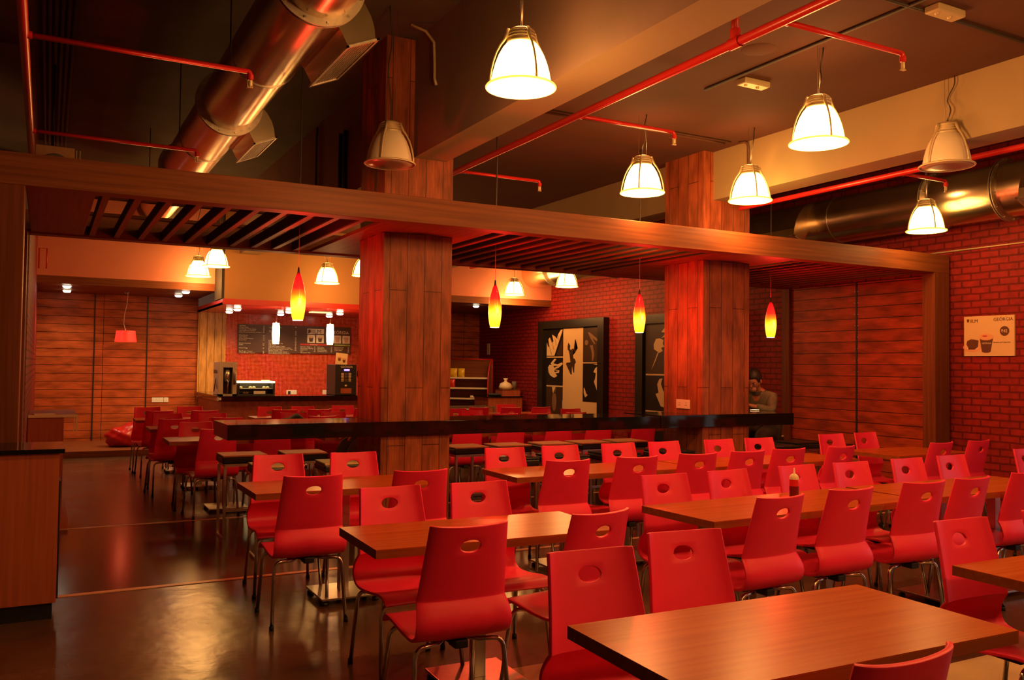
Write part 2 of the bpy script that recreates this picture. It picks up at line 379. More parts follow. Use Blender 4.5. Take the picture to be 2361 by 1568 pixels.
for i, (x0, x1, zt) in enumerate(((2.475, 3.10, ZL), (5.92, 6.548, ZR))):
    # the cladding wraps each column and is notched where the beam meets it
    bx0, bx1, bz = (2.73, 3.03, 3.275) if i == 0 else (6.05, 6.35, 3.25)
    m = MB().box(x0, x1, 6.9, 7.528, 0, bz)
    m.box(x0, bx0, 6.9, 7.528, bz, zt); m.box(bx1, x1, 6.9, 7.528, bz, ZM if i == 0 else zt)
    struct(m.build('trim_%d' % (10+i), 'plankv'), 'wood-plank clad %s column' % ('left', 'right')[i])
struct(wbox('trim_12', -.15, 2.48, 15.1, YF, 0, .10, 'oak'), 'low wooden platform of the left bay')

# ---------------------------------------------------------------- pergola
PY0, PY1, PZ0, PZ1, PX0, PX1 = 6.27, 8.75, 2.61, 2.815, -.30, 8.95
pg = thing('pergola', 'long dark oak slatted pergola frame crossing the room around the two columns', 'pergola', (4.3, 7.5, 0))
def pgb(name, x0, x1, y0, y1, z0, z1, mat='oak'):
    o = MB().box(x0-4.3, x1-4.3, y0-7.5, y1-7.5, z0, z1, bevel=.004).build(name, mat, pg); return o
pgb('front_beam', PX0, PX1, PY0, PY0+.15, PZ0, PZ1)
pgb('back_beam', PX0, PX1, 8.60, PY1, PZ0, PZ1)
pgb('post', PX0, -.14, PY0, PY0+.24, 0, PZ0, 'oakz'); pgb('post', PX0, -.16, 8.45, 8.69, 0, PZ0, 'oakz')
pgb('post', 8.70, 8.95, PY0, PY0+.16, 0, PZ0, 'oakz'); pgb('post', 8.90, 8.95, 8.62, PY1, 0, PZ0, 'oakz')
for nm, x0, x1, y0, y1 in (('soffit_panel', -.14, .27, PY0+.15, 8.60), ('soffit_panel', 2.30, 3.28, PY0+.15, 6.895), ('soffit_panel', 2.30, 3.28, 7.533, 8.60), ('soffit_panel', 2.30, 2.47, 6.895, 7.533), ('soffit_panel', 3.105, 3.28, 6.895, 7.533),
                           ('soffit_panel', 5.74, 6.72, PY0+.15, 6.895), ('soffit_panel', 5.74, 6.72, 7.533, 8.60), ('soffit_panel', 5.74, 5.915, 6.895, 7.533), ('soffit_panel', 6.553, 6.72, 6.895, 7.533)):
    pgb(nm, x0, x1, y0, y1, PZ0+.01, PZ0+.04, 'oaky')
xs = [.337+.2008*k for k in range(10)] + [3.28+.19*k+.13 for k in range(13)] + [6.72+.19*k+.13 for k in range(11)]
m = MB().box(-.022, .022, -1.088, 1.088, 0, .012); m.mat(1).box(-.022, .022, -1.088, 1.088, .012, .09)  # dark upper part puts the unlit look of the slat sides into colour
sl = m.build('slat', ['oaky', 'dimbrown'], pg, (xs[0]-4.3, 0, PZ0+.01)); sl.location = (xs[0]-4.3, 7.51-7.5, PZ0+.01)
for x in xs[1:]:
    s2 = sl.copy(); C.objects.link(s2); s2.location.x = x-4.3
for y in (7.1, 7.95):
    for x0, x1 in ((.27, 2.3), (3.28, 5.74), (6.72, 8.9)): pgb('batten', x0, x1, y, y+.05, PZ0+.102, PZ0+.13)

# board panel fixed to the right wall inside the pergola
pn = thing('wall_panel', 'level dark wood boards panelling the right wall inside the pergola', 'wall panel', (8.97, 7.5, 0))
for y0, y1 in ((PY0+.17, 7.53), (7.55, 8.60)):
    MB().box(8.945-8.97, .025, y0-7.5, y1-7.5, .12, PZ0-.005).build('board_panel', bricks('panel_boards', 'h', 9, .1435, .0045, (.40, .055, .018), (.50, .072, .024), (.04, .008, .004), .4, .5, .45, 0, grain=.12) if y0 < 7 else bpy.data.materials['panel_boards'], pn)
MB().box(-.028, .02, .03, .05, .12, 2.6).build('joint_strip', 'black', pn)
st = MB()
for z in [.2+.1435*k for k in range(17)]:
    for y in (7.518-7.5, 7.562-7.5): st.box(-.031, -.024, y-.004, y+.004, z-.004, z+.004)
st.build('screw', 'steel', pn)['kind'] = 'stuff'

# ---------------------------------------------------------------- red chairs
def shell_mesh():
    top = [(-.275, .862, .168, .028), (-.237, .73, .178, .026), (-.205, .62, .188, .022), (-.186, .552, .194, .018)]
    low = [(-.186, .552, .194, .018), (-.212, .512, .203, .016), (-.224, .465, .209, .014), (-.203, .418, .209, .012), (-.150, .391, .207, .012),
           (-.080, .384, .206, .012), (.010, .392, .206, .010), (.100, .408, .208, .006), (.165, .415, .209, .002), (.205, .408, .209, -.002), (.226, .384, .207, -.002)]
    def cat(P, t):
        n = len(P)-1; i = min(int(t*n), n-1); f = t*n-i
        p = [P[max(i-1, 0)], P[i], P[i+1], P[min(i+2, n)]]
        return [.5*((2*p[1][k])+(-p[0][k]+p[2][k])*f+(2*p[0][k]-5*p[1][k]+4*p[2][k]-p[3][k])*f*f+(-p[0][k]+3*p[1][k]-3*p[2][k]+p[3][k])*f**3) for k in range(4)]
    def S(u, v):
        if v <= 1: y, z, hw, wr = cat(top, max(0, v))
        else: y, z, hw, wr = cat(low, min(1, v-1))
        if v <= 1.25: return Vector((u*hw, y+wr*(.7*u*u+.7*u**8), z+.007*u*u*max(0, 1-v*3)))
        k = min(1, (v-1.25)/.25)
        return Vector((u*hw, y+wr*(.7*u*u+.7*u**8)*(1-k), z+k*.9*wr*u*u))
    bm = bmesh.new()
    us = [-1+.1*i for i in range(21)]
    vs = [0, .02, .12, .165, .215, .265, .31, .45, .6, .75, .88, 1.0] + [1+.05*k for k in range(1, 21)]
    G = [[bm.verts.new(S(u, v)) for u in us] for v in vs]
    i0, i1, j0, j1 = 6, 14, 2, 6
    for j in range(len(vs)-1):
        for i in range(20):
            if i0 <= i < i1 and j0 <= j < j1: continue
            bm.faces.new([G[j][i], G[j][i+1], G[j+1][i+1], G[j+1][i]])
    for j in range(j0+1, j1):
        for i in range(i0+1, i1): bm.verts.remove(G[j][i])
    loop = [(i, j0) for i in range(i0, i1)] + [(i1, j) for j in range(j0, j1)] + [(i, j1) for i in range(i1, i0, -1)] + [(i0, j) for j in range(j1, j0, -1)]
    ell = []
    for i, j in loop:
        u, v = us[i], vs[j]; a = math.atan2((v-.215)/.095, u/.4)
        ell.append(bm.verts.new(S(.262*math.cos(a), .215+.058*math.sin(a))))
    for k in range(len(loop)):
        a, bb = loop[k], loop[(k+1) % len(loop)]
        bm.faces.new([G[a[1]][a[0]], G[bb[1]][bb[0]], ell[(k+1) % len(loop)], ell[k]])
    bmesh.ops.recalc_face_normals(bm, faces=bm.faces[:])
    me = bpy.data.meshes.new('shell'); bm.to_mesh(me); bm.free(); me.materials.append(M['red'])
    o = bpy.data.objects.new('shell', me); C.objects.link(o)
    sm = o.modifiers.new('s', 'SOLIDIFY'); sm.thickness = .014; sm.offset = 0
    bv = o.modifiers.new('b', 'BEVEL'); bv.width = .003; bv.segments = 2; bv.angle_limit = math.radians(50)
    bpy.context.view_layer.update()
    me2 = bpy.data.meshes.new_from_object(o.evaluated_get(bpy.context.evaluated_depsgraph_get())); o.modifiers.clear(); o.data = me2
    smooth(o, 30); return o
def bend(a, c, b, n=5):
    a, c, b = Vector(a), Vector(c), Vector(b)
    return [a*(1-t)**2+c*2*t*(1-t)+b*t*t for t in [i/n for i in range(n+1)]]
def make_chair():
    t = thing('dining_chair', '', 'chair')
    sh = shell_mesh(); sh.name = 'seat_shell'; sh.parent = t
    for sx in (-1, 1):
        for sy, ax in ((-1, .09), (1, .12)):
            y1 = .150 if sy > 0 else -.155
            m = MB(); m.tube([(sx*.03, sy*.06, .370), (sx*ax, y1*.9, .370)] + bend((sx*.150, y1, .370), (sx*.193, y1*1.02, .370), (sx*.198, y1*1.05, .322)) + [(sx*.213, sy*.205, .010)], .0105, 8)
            m.mat(1).lathe([(.0, 0), (.014, 0), (.014, .02), (.0115, .026)], 8, (sx*.214, sy*.2055, 0))
            m.build('leg', ['chrome', 'rubber'], t)
    m = MB(); m.box(-.10, .10, -.09, .09, .362, .382); m.tube([(-.03, -.12, .370), (-.03, .13, .370)], .010, 8).tube([(.03, -.12, .370), (.03, .13, .370)], .010, 8)
    m.box(-.03, .03, -.178, -.10, .350, .385, bevel=.006)
    m.build('seat_frame', 'rubber', t)
    MB().box(-.035, .035, -.0035, 0, -.006, .006).build('maker_tag', 'whitepl', t, (0, -.208, .428))
    return t
chair0 = make_chair(); used = [False]
def place_chair(x, y, face, ang, label, group):
    """x, y = middle of the top of the back"""
    a = math.radians(ang); rz = a if face == 'N' else PI+a
    off = Vector((0, .275)); off.rotate(Matrix.Rotation(rz, 2))
    loc = (x+off.x, y+off.y, 0)
    if not used[0]:
        used[0] = True; chair0.location = loc; chair0.rotation_euler = (0, 0, rz); chair0['label'] = label; chair0['group'] = group; return chair0
    return dup(chair0, loc, rz, label, group)

# ---------------------------------------------------------------- tables
def table(x0, x1, y0, y1, rz, label, posts=None, group='wooden dining tables'):
    cx, cy = (x0+x1)/2, (y0+y1)/2; hx, hy = (x1-x0)/2, (y1-y0)/2
    t = thing('dining_table', label, 'table', (cx, cy, 0), math.radians(rz), group)
    m = MB(); m.box(-hx, hx, -hy, hy, .728, .7325); m.mat(1).box(-hx, hx, -hy, hy, .694, .728)
    m.build('tabletop', ['table', 'tedge'], t)
    for px in posts or [0]:
        MB().box(px-.03, px+.03, -.03, .03, .045, .686, bevel=.003).build('post', 'steel', t)
        MB().box(px-.13, px+.13, -.13, .13, .685, .694).build('mounting_plate', 'black', t)
        bp = MB().box(px-.19, px+.19, -.19, .19, .032, .045, bevel=.002).build('base_plate', 'steel', t)
        m = MB()
        for ax in (-1, 1):
            for ay in (-1, 1): m.lathe([(0, 0), (.022, 0), (.022, .018), (.008, .02), (.008, .032), (0, .032)], 10, (px+ax*.165, ay*.165, 0))
        m.build('levelling_foot', 'rubber', bp)['kind'] = 'stuff'
    return t
table(1.11, 2.32, 5.23, 5.79, 0, 'wooden table just in front of the left end of the black bar', [.02])
table(1.235, 2.43, 3.44, 4.00, -1.5, 'wooden table left of centre with a bright yellow glare patch')
table(1.38, 2.585, 1.60, 2.20, -1.5, 'large wooden table in the bottom foreground')
table(3.19, 4.40, 1.64, 2.22, -1, 'wooden table cut off by the right edge of the photo')
table(2.97, 4.66, 3.42, 3.99, 2.5, 'long wooden table with the sauce bottle standing on it', [-.25, .33])
table(4.69, 6.22, 3.47, 4.04, 0, 'long wooden table butted to the right end of the sauce bottle table', [-.2, .375])
table(2.90, 4.50, 5.29, 5.85, -.5, 'long wooden table in the middle row, nearest the left column', [-.24, .3])
table(4.52, 6.28, 5.27, 5.83, 0, 'long wooden table in the middle row, nearer the right column', [-.33, .22])
table(6.85, 7.88, 5.30, 5.93, 0, 'wooden table beside the brick wall near the pergola post')
table(6.95, 8.15, 3.55, 4.12, 0, 'wooden table by the brick wall below the coffee sign')
tb = [('left', 1.08, 2.25), ('second', 2.62, 3.80), ('third', 3.92, 5.02), ('fourth', 5.14, 6.24), ('right', 6.36, 7.50)]
rows = [('first', 9.0, 9.56), ('second', 10.74, 11.30), ('third', 12.46, 13.02)]
tw = {}
for rn, y0, y1 in rows:
    for cn, x0, x1 in tb:
        cw = {'left': 'leftmost', 'second': 'second from left', 'third': 'middle', 'fourth': 'second from right', 'right': 'rightmost'}[cn]
        rw = {'first': 'nearest row', 'second': 'middle row', 'third': 'farthest row'}[rn]
        table(x0, x1, y0, y1, random.uniform(-1, 1), 'wooden table behind the bar, %s, %s' % (rw, cw), group='tables behind the bar')

CH = []   # face, x, y(top of back), angle, label
def cg(desc, lst, group):
    fs = {'F': [c for c in lst if c[0] == 'F'], 'N': [c for c in lst if c[0] == 'N']}
    for k, L in fs.items():
        L.sort(key=lambda c: c[1]); n = len(L)
        for i, c in enumerate(L):
            pos = '' if n == 1 else (('left', 'right')[i] if n == 2 else ('left', 'middle', 'right')[i]) if n <= 3 else ''
            lab = 'red chair %s, %s%s' % ('facing us' if k == 'F' else 'facing away', (pos+' one at ') if pos else 'at ', desc)
            CH.append((c[0], c[1], c[2], c[3], lab, group))
G1 = 'red chairs in front of the bar'
cg('the table before the bar\'s left end', [('F', 1.45, 6.16, -3), ('F', 1.985, 6.14, -2), ('N', 1.37, 4.90, -1), ('N', 2.03, 4.90, -3)], G1)
cg('the table with the yellow glare', [('F', 1.60, 4.34, 2), ('F', 2.11, 4.33, -1), ('N', 1.52, 3.14, -2), ('N', 2.19, 3.18, 9)], G1)
cg('the big foreground table', [('F', 1.69, 2.58, -4), ('F', 2.22, 2.72, -6), ('N', 1.72, 1.28, 2)], G1)
cg('the table cut by the right edge', [('F', 3.49, 2.43, -2), ('F', 4.13, 2.45, 0)], G1)
cg('the sauce bottle table', [('F', 3.28, 4.20, -1), ('F', 3.79, 4.22, 3), ('F', 4.42, 4.25, 2), ('N', 3.29, 3.20, 3), ('N', 3.86, 3.25, 0), ('N', 4.50, 3.28, -3)], G1)
cg('the table right of the sauce bottle table', [('F', 4.94, 4.25, -1), ('F', 5.55, 4.27, 0), ('F', 6.09, 4.30, 2), ('N', 4.96, 3.29, 2), ('N', 5.58, 3.33, 1), ('N', 6.15, 3.31, -2)], G1)
cg('the long table by the left column', [('F', 3.18, 6.06, -2), ('F', 3.69, 6.07, -1), ('F', 4.27, 6.08, 0), ('N', 3.18, 5.05, -3), ('N', 3.77, 5.06, -5), ('N', 4.35, 5.08, -4)], G1)
cg('the long table by the right column', [('F', 4.75, 6.08, 2), ('F', 5.37, 6.08, 1), ('F', 5.87, 6.09, -2), ('N', 4.86, 5.09, -1), ('N', 5.33, 5.12, -3), ('N', 5.94, 5.12, 4)], G1)
cg('the table by the pergola post', [('F', 6.94, 6.20, -1), ('F', 7.46, 6.22, 3), ('N', 7.16, 5.06, 4), ('N', 7.73, 5.08, 4)], G1)
cg('the table below the coffee sign', [('F', 7.26, 4.43, 0), ('F', 7.85, 4.45, 2)], G1)
G2 = 'red chairs behind the bar'
col_desc = {'left': 'leftmost', 'second': '2nd', 'third': 'middle', 'fourth': '4th', 'right': 'rightmost'}
def back(rn, cn, pts):
    row = {'first': 'near', 'second': 'centre', 'third': 'far'}[rn]
    cg('the %s table, %s row beyond the bar' % (col_desc[cn], row), pts, G2)
back('third', 'left', [('F', 1.29, 13.29, 0), ('F', 1.86, 13.32, -4), ('N', 1.35, 12.25, 5), ('N', 1.90, 12.17, 0)])
back('second', 'left', [('F', 1.36, 11.58, -5), ('F', 1.88, 11.54, -2), ('N', 1.31, 10.42, 6), ('N', 1.89, 10.52, -8)])
back('first', 'left', [('F', 1.44, 9.86, -4), ('N', 1.50, 8.72, 6), ('F', 1.98, 9.86, 0), ('N', 2.02, 8.74, -2)])
back('third', 'second', [('F', 2.94, 13.05, -5), ('F', 3.42, 13.02, -3), ('N', 2.95, 12.12, -6), ('N', 3.46, 12.14, 4)])
back('second', 'second', [('F', 2.88, 11.40, -4), ('F', 3.41, 11.42, -4), ('N', 3.02, 10.50, -3)])
back('first', 'second', [('F', 2.90, 9.84, 0), ('F', 3.45, 9.82, 3), ('N', 2.98, 8.78, 0), ('N', 3.50, 8.74, 4)])
back('third', 'third', [('F', 4.09, 13.18, -4), ('F', 4.66, 13.15, 2), ('N', 4.14, 12.16, 0), ('N', 4.70, 12.1, 0)])
back('second', 'third', [('F', 4.2, 11.4, 0), ('N', 4.25, 10.42, 0)])
back('first', 'third', [('F', 4.15, 9.85, 0), ('F', 4.72, 9.83, -3), ('N', 4.2, 8.78, 0), ('N', 4.74, 8.75, 3)])
back('third', 'fourth', [('N', 5.43, 11.85, -6), ('N', 5.95, 12.1, 0), ('F', 5.6, 13.2, 0)])
back('second', 'fourth', [('F', 5.42, 11.32, 5), ('N', 5.52, 10.38, -3), ('N', 6.0, 10.35, 0)])
back('first', 'fourth', [('F', 5.36, 9.86, 0), ('F', 5.92, 9.84, 0), ('N', 5.40, 8.78, 0), ('N', 5.95, 8.76, -3)])
back('third', 'right', [('F', 6.86, 13.0, -3), ('N', 6.46, 12.0, -6), ('N', 7.0, 11.98, 2)])
back('second', 'right', [('F', 6.62, 11.42, 3), ('F', 7.14, 11.40, -4), ('N', 6.65, 10.4, 0)])
back('first', 'right', [('F', 6.62, 9.85, 0), ('F', 7.2, 9.83, 4), ('N', 6.66, 8.80, 0), ('N', 7.22, 8.78, -4)])
for c in CH: place_chair(*[c[1], c[2], c[0], c[3], c[4], c[5]])

# ---------------------------------------------------------------- black bar and stools
bar = thing('bar_counter', 'long glossy black bar counter running through both wooden columns', 'counter', (4.2, 7.17, 0))
m = MB()
def bb(x0, x1, y0, y1, z0=.912, z1=1.03): m.box(x0-4.2, x1-4.2, y0-7.17, y1-7.17, z0, z1, bevel=.002)
bb(1.235, 5.35, 6.855, 6.895); bb(1.235, 2.468, 6.895, 7.477); bb(3.107, 5.35, 6.895, 7.477)
m.build('worktop', 'blackgran', bar)
m = MB(); bb(5.353, 7.15, 6.85, 6.895, .912, 1.036); bb(5.353, 5.913, 6.895, 7.477, .912, 1.036); bb(6.555, 7.15, 6.895, 7.477, .912, 1.036)
m.build('worktop', 'blackgran', bar)
def make_stool():
    t = thing('bar_stool', '', 'stool')
    m = MB(); m.box(-.19, .19, -.17, .17, .645, .70, bevel=.012).build('seat_cushion', 'leather', t)
    m = MB(); m.box(-.188, .188, -.168, .168, .699, .717, bevel=.006).build('cushion_top', 'tan', t)
    m = MB().box(-.17, .17, -.15, .15, .62, .645); m.build('seat_rail', 'steel', t)
    for sx in (-1, 1):
        for sy in (-1, 1): MB().box(sx*.165-.011, sx*.165+.011, sy*.145-.011, sy*.145+.011, .0, .62).build('leg', 'steel', t)
        MB().box(sx*.165-.009, sx*.165+.009, -.134, .134, .002, .02).build('floor_rail', 'steel', t)
    MB().box(-.154, .154, -.155, -.137, .24, .262).build('footrest', 'steel', t)
    return t
sp = [(1.53, 7.80, 'far'), (2.06, 7.80, 'far'), (2.95, 8.04, 'far'), (3.67, 7.80, 'far'), (4.15, 7.80, 'far'), (4.66, 7.80, 'far'), (5.12, 7.80, 'far'), (5.60, 7.80, 'far'), (7.64, 7.82, 'far'),
      (1.62, 6.92, 'near'), (2.16, 6.92, 'near'), (3.62, 6.72, 'near'), (4.14, 6.72, 'near'), (4.72, 6.74, 'near'), (5.35, 6.72, 'near'), (7.35, 6.98, 'near'), (6.72, 6.70, 'near')]
stool0 = make_stool(); cnt = {'far': 0, 'near': 0}
pilr = {'far': ['first from the bar\'s left end', 'second from the bar\'s left end', 'hidden by the left column', 'just right of the left column', 'second right of the left column', 'third right of the left column', 'fourth right of the left column', 'against the right column', 'under the man at its right end'],
        'near': ['nearest the bar\'s left end', 'left of the left column', 'just right of the left column', 'second right of the left column', 'third right of the left column', 'left of the right column', 'at the bar\'s right end', 'right of the right column']}
near_i = {9: 0, 10: 1, 11: 2, 12: 3, 13: 4, 14: 5, 15: 6, 16: 7}
for i, (x, y, sd) in enumerate(sp):
    lab = ('tan topped ' if sd == 'far' else 'black ') + 'square bar stool on the %s side, ' % sd + (pilr['far'][i] if sd == 'far' else pilr['near'][near_i[i]])
    if i == 0: stool0.location = (x, y, 0); stool0['label'] = lab; stool0['group'] = 'square stools along the bar'; continue
    s_ = dup(stool0, (x, y, 0), random.uniform(-.05, .05), lab, 'square stools along the bar')
    if sd == 'near' and i > 10:
        for ch in s_.children:
            if ch.name.startswith('cushion_top'): ch.data = ch.data.copy(); ch.data.materials[0] = M['leather']

# ---------------------------------------------------------------- big bell pendants
def make_bell(lit):
    t = thing('pendant_lamp', '', 'ceiling lamp')
    s = 'shade' if lit else 'shadeoff'
    MB().lathe([(.170, .012), (.168, .04), (.160, .085), (.147, .135), (.128, .185), (.104, .228), (.086, .25)], 36).build('shade', s, t)
    MB().lathe([(0, .003), (.10, .001), (.190, .004), (.190, .014), (0, .014)], 36).build('lens', 'lens' if lit else 'lensoff', t)
    MB().lathe([(.176, .020), (.196, .014), (.201, .007), (.199, .001), (.189, .001), (.191, .012), (.176, .020)], 36).build('rim_ring', 'litrim' if lit else 'lampmetal', t)
    m = MB(); m.lathe([(0, .335), (.060, .335), (.074, .326), (.078, .318), (.078, .314), (.064, .314), (.064, .304), (.080, .304), (.080, .297), (.066, .297), (.066, .287), (.082, .287), (.082, .280), (.068, .280),
                       (.068, .270), (.084, .270), (.084, .245), (.070, .245)], 28)
    m.build('vented_cap', 'lampmetal', t)
    for k in range(4):
        a = math.radians(33+90*k); ca, sa = math.cos(a), math.sin(a)
        pts = [(r*ca, r*sa, z) for r, z in ((.080, .325), (.092, .29), (.106, .262), (.132, .225), (.155, .18), (.172, .13), (.184, .08), (.190, .04), (.190, .01))]
        MB().tube(pts, [.011, .011, .009, .007, .006, .006, .006, .006, .008], 6).build('strut', 'lampmetal', t)
    return t
def finish_bell(t, lit, x, y, z, zc, seed):
    rr = random.Random(seed)
    pts = []; n = 12; H = zc-z-.335; dx, dy = rr.uniform(-.06, .06), rr.uniform(-.08, -.02)
    for i in range(n+1):
        f = i/n; wv = math.sin(f*PI)*.035*math.sin(f*9+seed)
        pts.append((dx*f+wv, dy*f+wv*.4, .335+H*f))
    MB().tube(pts, .005, 6).build('power_cable', 'cable', t)
    for sx in (-1, 1): MB().tube([(.05*sx, 0, .33), (.05*sx, 0, .335+H)], .0014, 4).build('suspension_wire', 'wire', t)
    if lit:
        k_ = .8 if y > 12 and x > 7 else .36 if y > 12 else .14 if x > 8 else (.5 if y < 0 and x < 3 else .6 if x > 5.5 else 1.5 if y < 0 else .8 if y < 2 and x < 3 else 1.1)
        light('bulb', 'POINT', (0, 0, -.10), BELL_W*k_, WARM, t, size=.12)
        light('bulb_upper', 'POINT', (0, 0, .42), BELL_W*.07, WARM, t, size=.05)
bells = [(2.313, 4.24, 3.06, 1, 'large lit bell pendant, the biggest, hanging before the left beam'),
         (2.325, 6.375, 3.06, 0, 'unlit bell pendant hanging beside the left column top'),
         (4.663, 4.249, 3.06, 1, 'lit bell pendant at upper right, hanging before the red sprinkler pipe'),
         (6.004, 4.225, 3.06, 0, 'unlit bell pendant hanging at the far upper right'),
         (4.657, 6.25, 3.06, 1, 'lit bell pendant between the columns, above the pergola beam'),
         (5.72, 6.02, 3.06, 1, 'lit bell pendant in front of the right column top'),
         (8.05, 5.90, 2.96, 1, 'lit bell pendant hanging in front of the right-hand duct'),
         (2.15, 14.80, 2.90, 1, 'lit bell pendant low at left, hanging over the far wood-boarded bay'),
         (2.23, 13.60, 2.95, 1, 'lit bell pendant partly hidden by the pergola beam at left'),
         (3.99, 13.8, 2.81, 1, 'lit bell pendant above the red-tiled counter'),
         (4.42, 13.2, 2.905, 1, 'lit bell pendant cut off by the edge of the left column'),
         (7.98, 14.8, 2.89, 1, 'lit bell pendant in front of the far end of the duct'),
         (8.00, 12.9, 2.905, 1, 'lit bell pendant over the musician poster, its top behind the pergola')]
# more bell lamps added out of view, as fill light for the room
fill_bells = [(2.3, 1.9, 3.06), (4.66, 1.9, 3.06), (7.2, 1.9, 3.06), (2.3, -.6, 3.06), (4.66, -.6, 3.06), (7.2, -.6, 3.06)]
fill_bell_lab = ['lit bell pendant above the foreground table, outside the picture', 'lit bell pendant above the table cut by the right edge, outside the picture', 'lit bell pendant near the glazed door, outside the picture', 'lit bell pendant behind the viewer on the left', 'lit bell pendant behind the viewer in the middle', 'lit bell pendant behind the viewer on the right']
p1, p0 = make_bell(True), make_bell(False); first = {1: p1, 0: p0}; done = {1: False, 0: False}
allb = [b_ for b_ in bells] + [(x, y, z, 1, l) for (x, y, z), l in zip(fill_bells, fill_bell_lab)]
BO = []
for i, (x, y, z, lit, lab) in enumerate(allb):
    zc = ZL if x < 2.73 else (ZM if x < 6.05 else ZR)
    if not done[lit]: t = first[lit]; t.location = (x, y, z); t['label'] = lab; t['group'] = 'bell-shaped pendant lamps'; done[lit] = True
    else: t = dup(first[lit], (x, y, z), 0, lab, 'bell-shaped pendant lamps')
    t.rotation_euler[2] = ([.95, .3, .6, .9, .2, .55, .5, 0, .1, .3, .7, .4, .2]+[0]*9)[i]
    BO.append((t, lit, x, y, z, zc, i))
for t in BO: finish_bell(*t)

# ---------------------------------------------------------------- small pendants over the bar
def grad_emit():
    m, nt, b = new_mat('red_to_amber_glass')
    tc = nt.nodes.new('ShaderNodeTexCoord'); sp_ = nt.nodes.new('ShaderNodeSeparateXYZ'); lk(nt, tc.outputs['Object'], sp_.inputs[0])
    mr = nt.nodes.new('ShaderNodeMapRange'); mr.inputs['From Min'].default_value = 0; mr.inputs['From Max'].default_value = .40; lk(nt, sp_.outputs['Z'], mr.inputs['Value'])
    r = nt.nodes.new('ShaderNodeValToRGB'); e = r.color_ramp.elements
    e[0].position = 0; e[0].color = (1, .42, .01, 1); e[1].position = 1; e[1].color = (.12, .001, .001, 1)
    for p, c in ((.12, (1.0, .50, .02, 1)), (.28, (1.0, .62, .05, 1)), (.42, (1.0, .36, .006, 1)), (.54, (1.0, .10, .004, 1)), (.66, (.80, .012, .006, 1)), (.90, (.55, .004, .005, 1))):
        k = e.new(p); k.color = c
    lk(nt, mr.outputs['Result'], r.inputs['Fac']); lk(nt, r.outputs['Color'], b.inputs['Emission Color']); b.inputs['Emission Strength'].default_value = 1.6
    lk(nt, r.outputs['Color'], b.inputs['Base Color']); b.inputs['Roughness'].default_value = .15
    return m
M['redamber'] = grad_emit()
M['bulbend'] = emit('lit_lamp_mouth', (1, .9, .62), 6)
def make_tear():
    t = thing('bar_pendant', '', 'pendant lamp')
    MB().lathe([(.042, .0), (.050, .03), (.059, .09), (.063, .14), (.061, .19), (.053, .25), (.040, .31), (.024, .365), (.012, .395), (0, .40)], 24).build('glass_shade', 'redamber', t)
    MB().lathe([(0, .004), (.041, .004), (.041, -.002), (0, -.002)], 20).build('lamp_mouth', 'bulbend', t)
    MB().lathe([(0, .44), (.006, .44), (.009, .41), (.013, .392), (0, .392)], 12).build('cap', 'rubber', t)
    MB().tube([(0, 0, .44), (0, 0, 1.05)], .0022, 6).build('power_cable', 'wire', t)
    light('bulb', 'POINT', (0, 0, -.03), 5, (1, .28, .08), t, size=.04)
    light('glow', 'POINT', (0, -.09, .16), 22, (1, .015, .012), t, size=.05)
    return t
tear0 = make_tear(); tears = []
for i, (x, lab) in enumerate(((1.84, 'red and amber teardrop bar pendant left of the left column'), (3.68, 'red and amber teardrop bar pendant just right of the left column'), (5.34, 'red and amber teardrop bar pendant just left of the right column'), (7.155, 'red and amber teardrop bar pendant right of the right column'))):
    if i == 0: tt = tear0; tear0.location = (x, 7.2, 1.865); tear0['label'] = lab; tear0['group'] = 'teardrop pendants over the bar'
    else: tt = dup(tear0, (x, 7.2, 1.865), 0, lab, 'teardrop pendants over the bar')
    tears.append((tt, (ZL, ZM, ZM, ZR)[i]-1.865))
for tt, H in tears: MB().tube([(0, 0, 1.05), (0, 0, 1.06), (.006, 0, 1.1), (0, 0, 1.15), (.004, 0, H-.25), (0, 0, H)], .007, 6).build('ceiling_cord', 'cable', tt)

# white cylinder pendants over the counter, and the red drum shade in the left bay
M['whiteglow'] = emit('lit_white_glass', (1, .80, .36), 5)
for i, (x, zt) in enumerate(((3.465, 2.20), (4.41, 2.21))):
    t = thing('counter_pendant', 'lit white cylinder pendant over the counter, %s of the two' % ('left', 'right')[i], 'pendant lamp', (x, 15.0, zt-.36), 0, 'white pendants over the counter')
    MB().lathe([(0, 0), (.050, 0), (.060, .06), (.066, .18), (.062, .30), (.055, .36), (0, .36)], 20).build('glass_shade', 'whiteglow', t)
    MB().lathe([(0, .395), (.012, .395), (.014, .36), (0, .36)], 10).build('cap', 'steel', t)
    MB().tube([(0, 0, .39), (.012, 0, .47), (.03, 0, 2.45-zt+.36)], .003, 6).build('power_cable', 'wire', t)
    MB().box(-.02, .08, -.03, .03, 2.435-zt+.36, 2.45-zt+.36).build('ceiling_rose', 'steel', t)
    light('bulb', 'POINT', (0, -.12, .15), 16, WARM, t, size=.06)
t = thing('drum_pendant', 'red fabric drum-shade pendant hanging over the wooden platform', 'pendant lamp', (1.20, 16.2, 1.845))
M['reddrum'] = emit('glowing_red_fabric', (1, .03, .015), .75, base=(.7, .03, .02))
MB().lathe([(.175, 0), (.150, .19)], 28).build('drum_shade', 'reddrum', t)
MB().lathe([(.150, .188), (.02, .188), (.02, .192), (.15, .192)], 16).build('shade_ring', 'wire', t)
MB().tube([(0, 0, .19), (-.035, 0, .30), (-.03, 0, .45), (.01, 0, .65), (.02, 0, .855)], .004, 6).build('power_cable', 'whitepl', t)
MB().lathe([(0, .825), (.03, .825), (.035, .855), (0, .855)], 12).build('ceiling_hook', 'steel', t)
light('bulb', 'POINT', (0, 0, .05), 2.5, (1, .2, .08), t, size=.04)

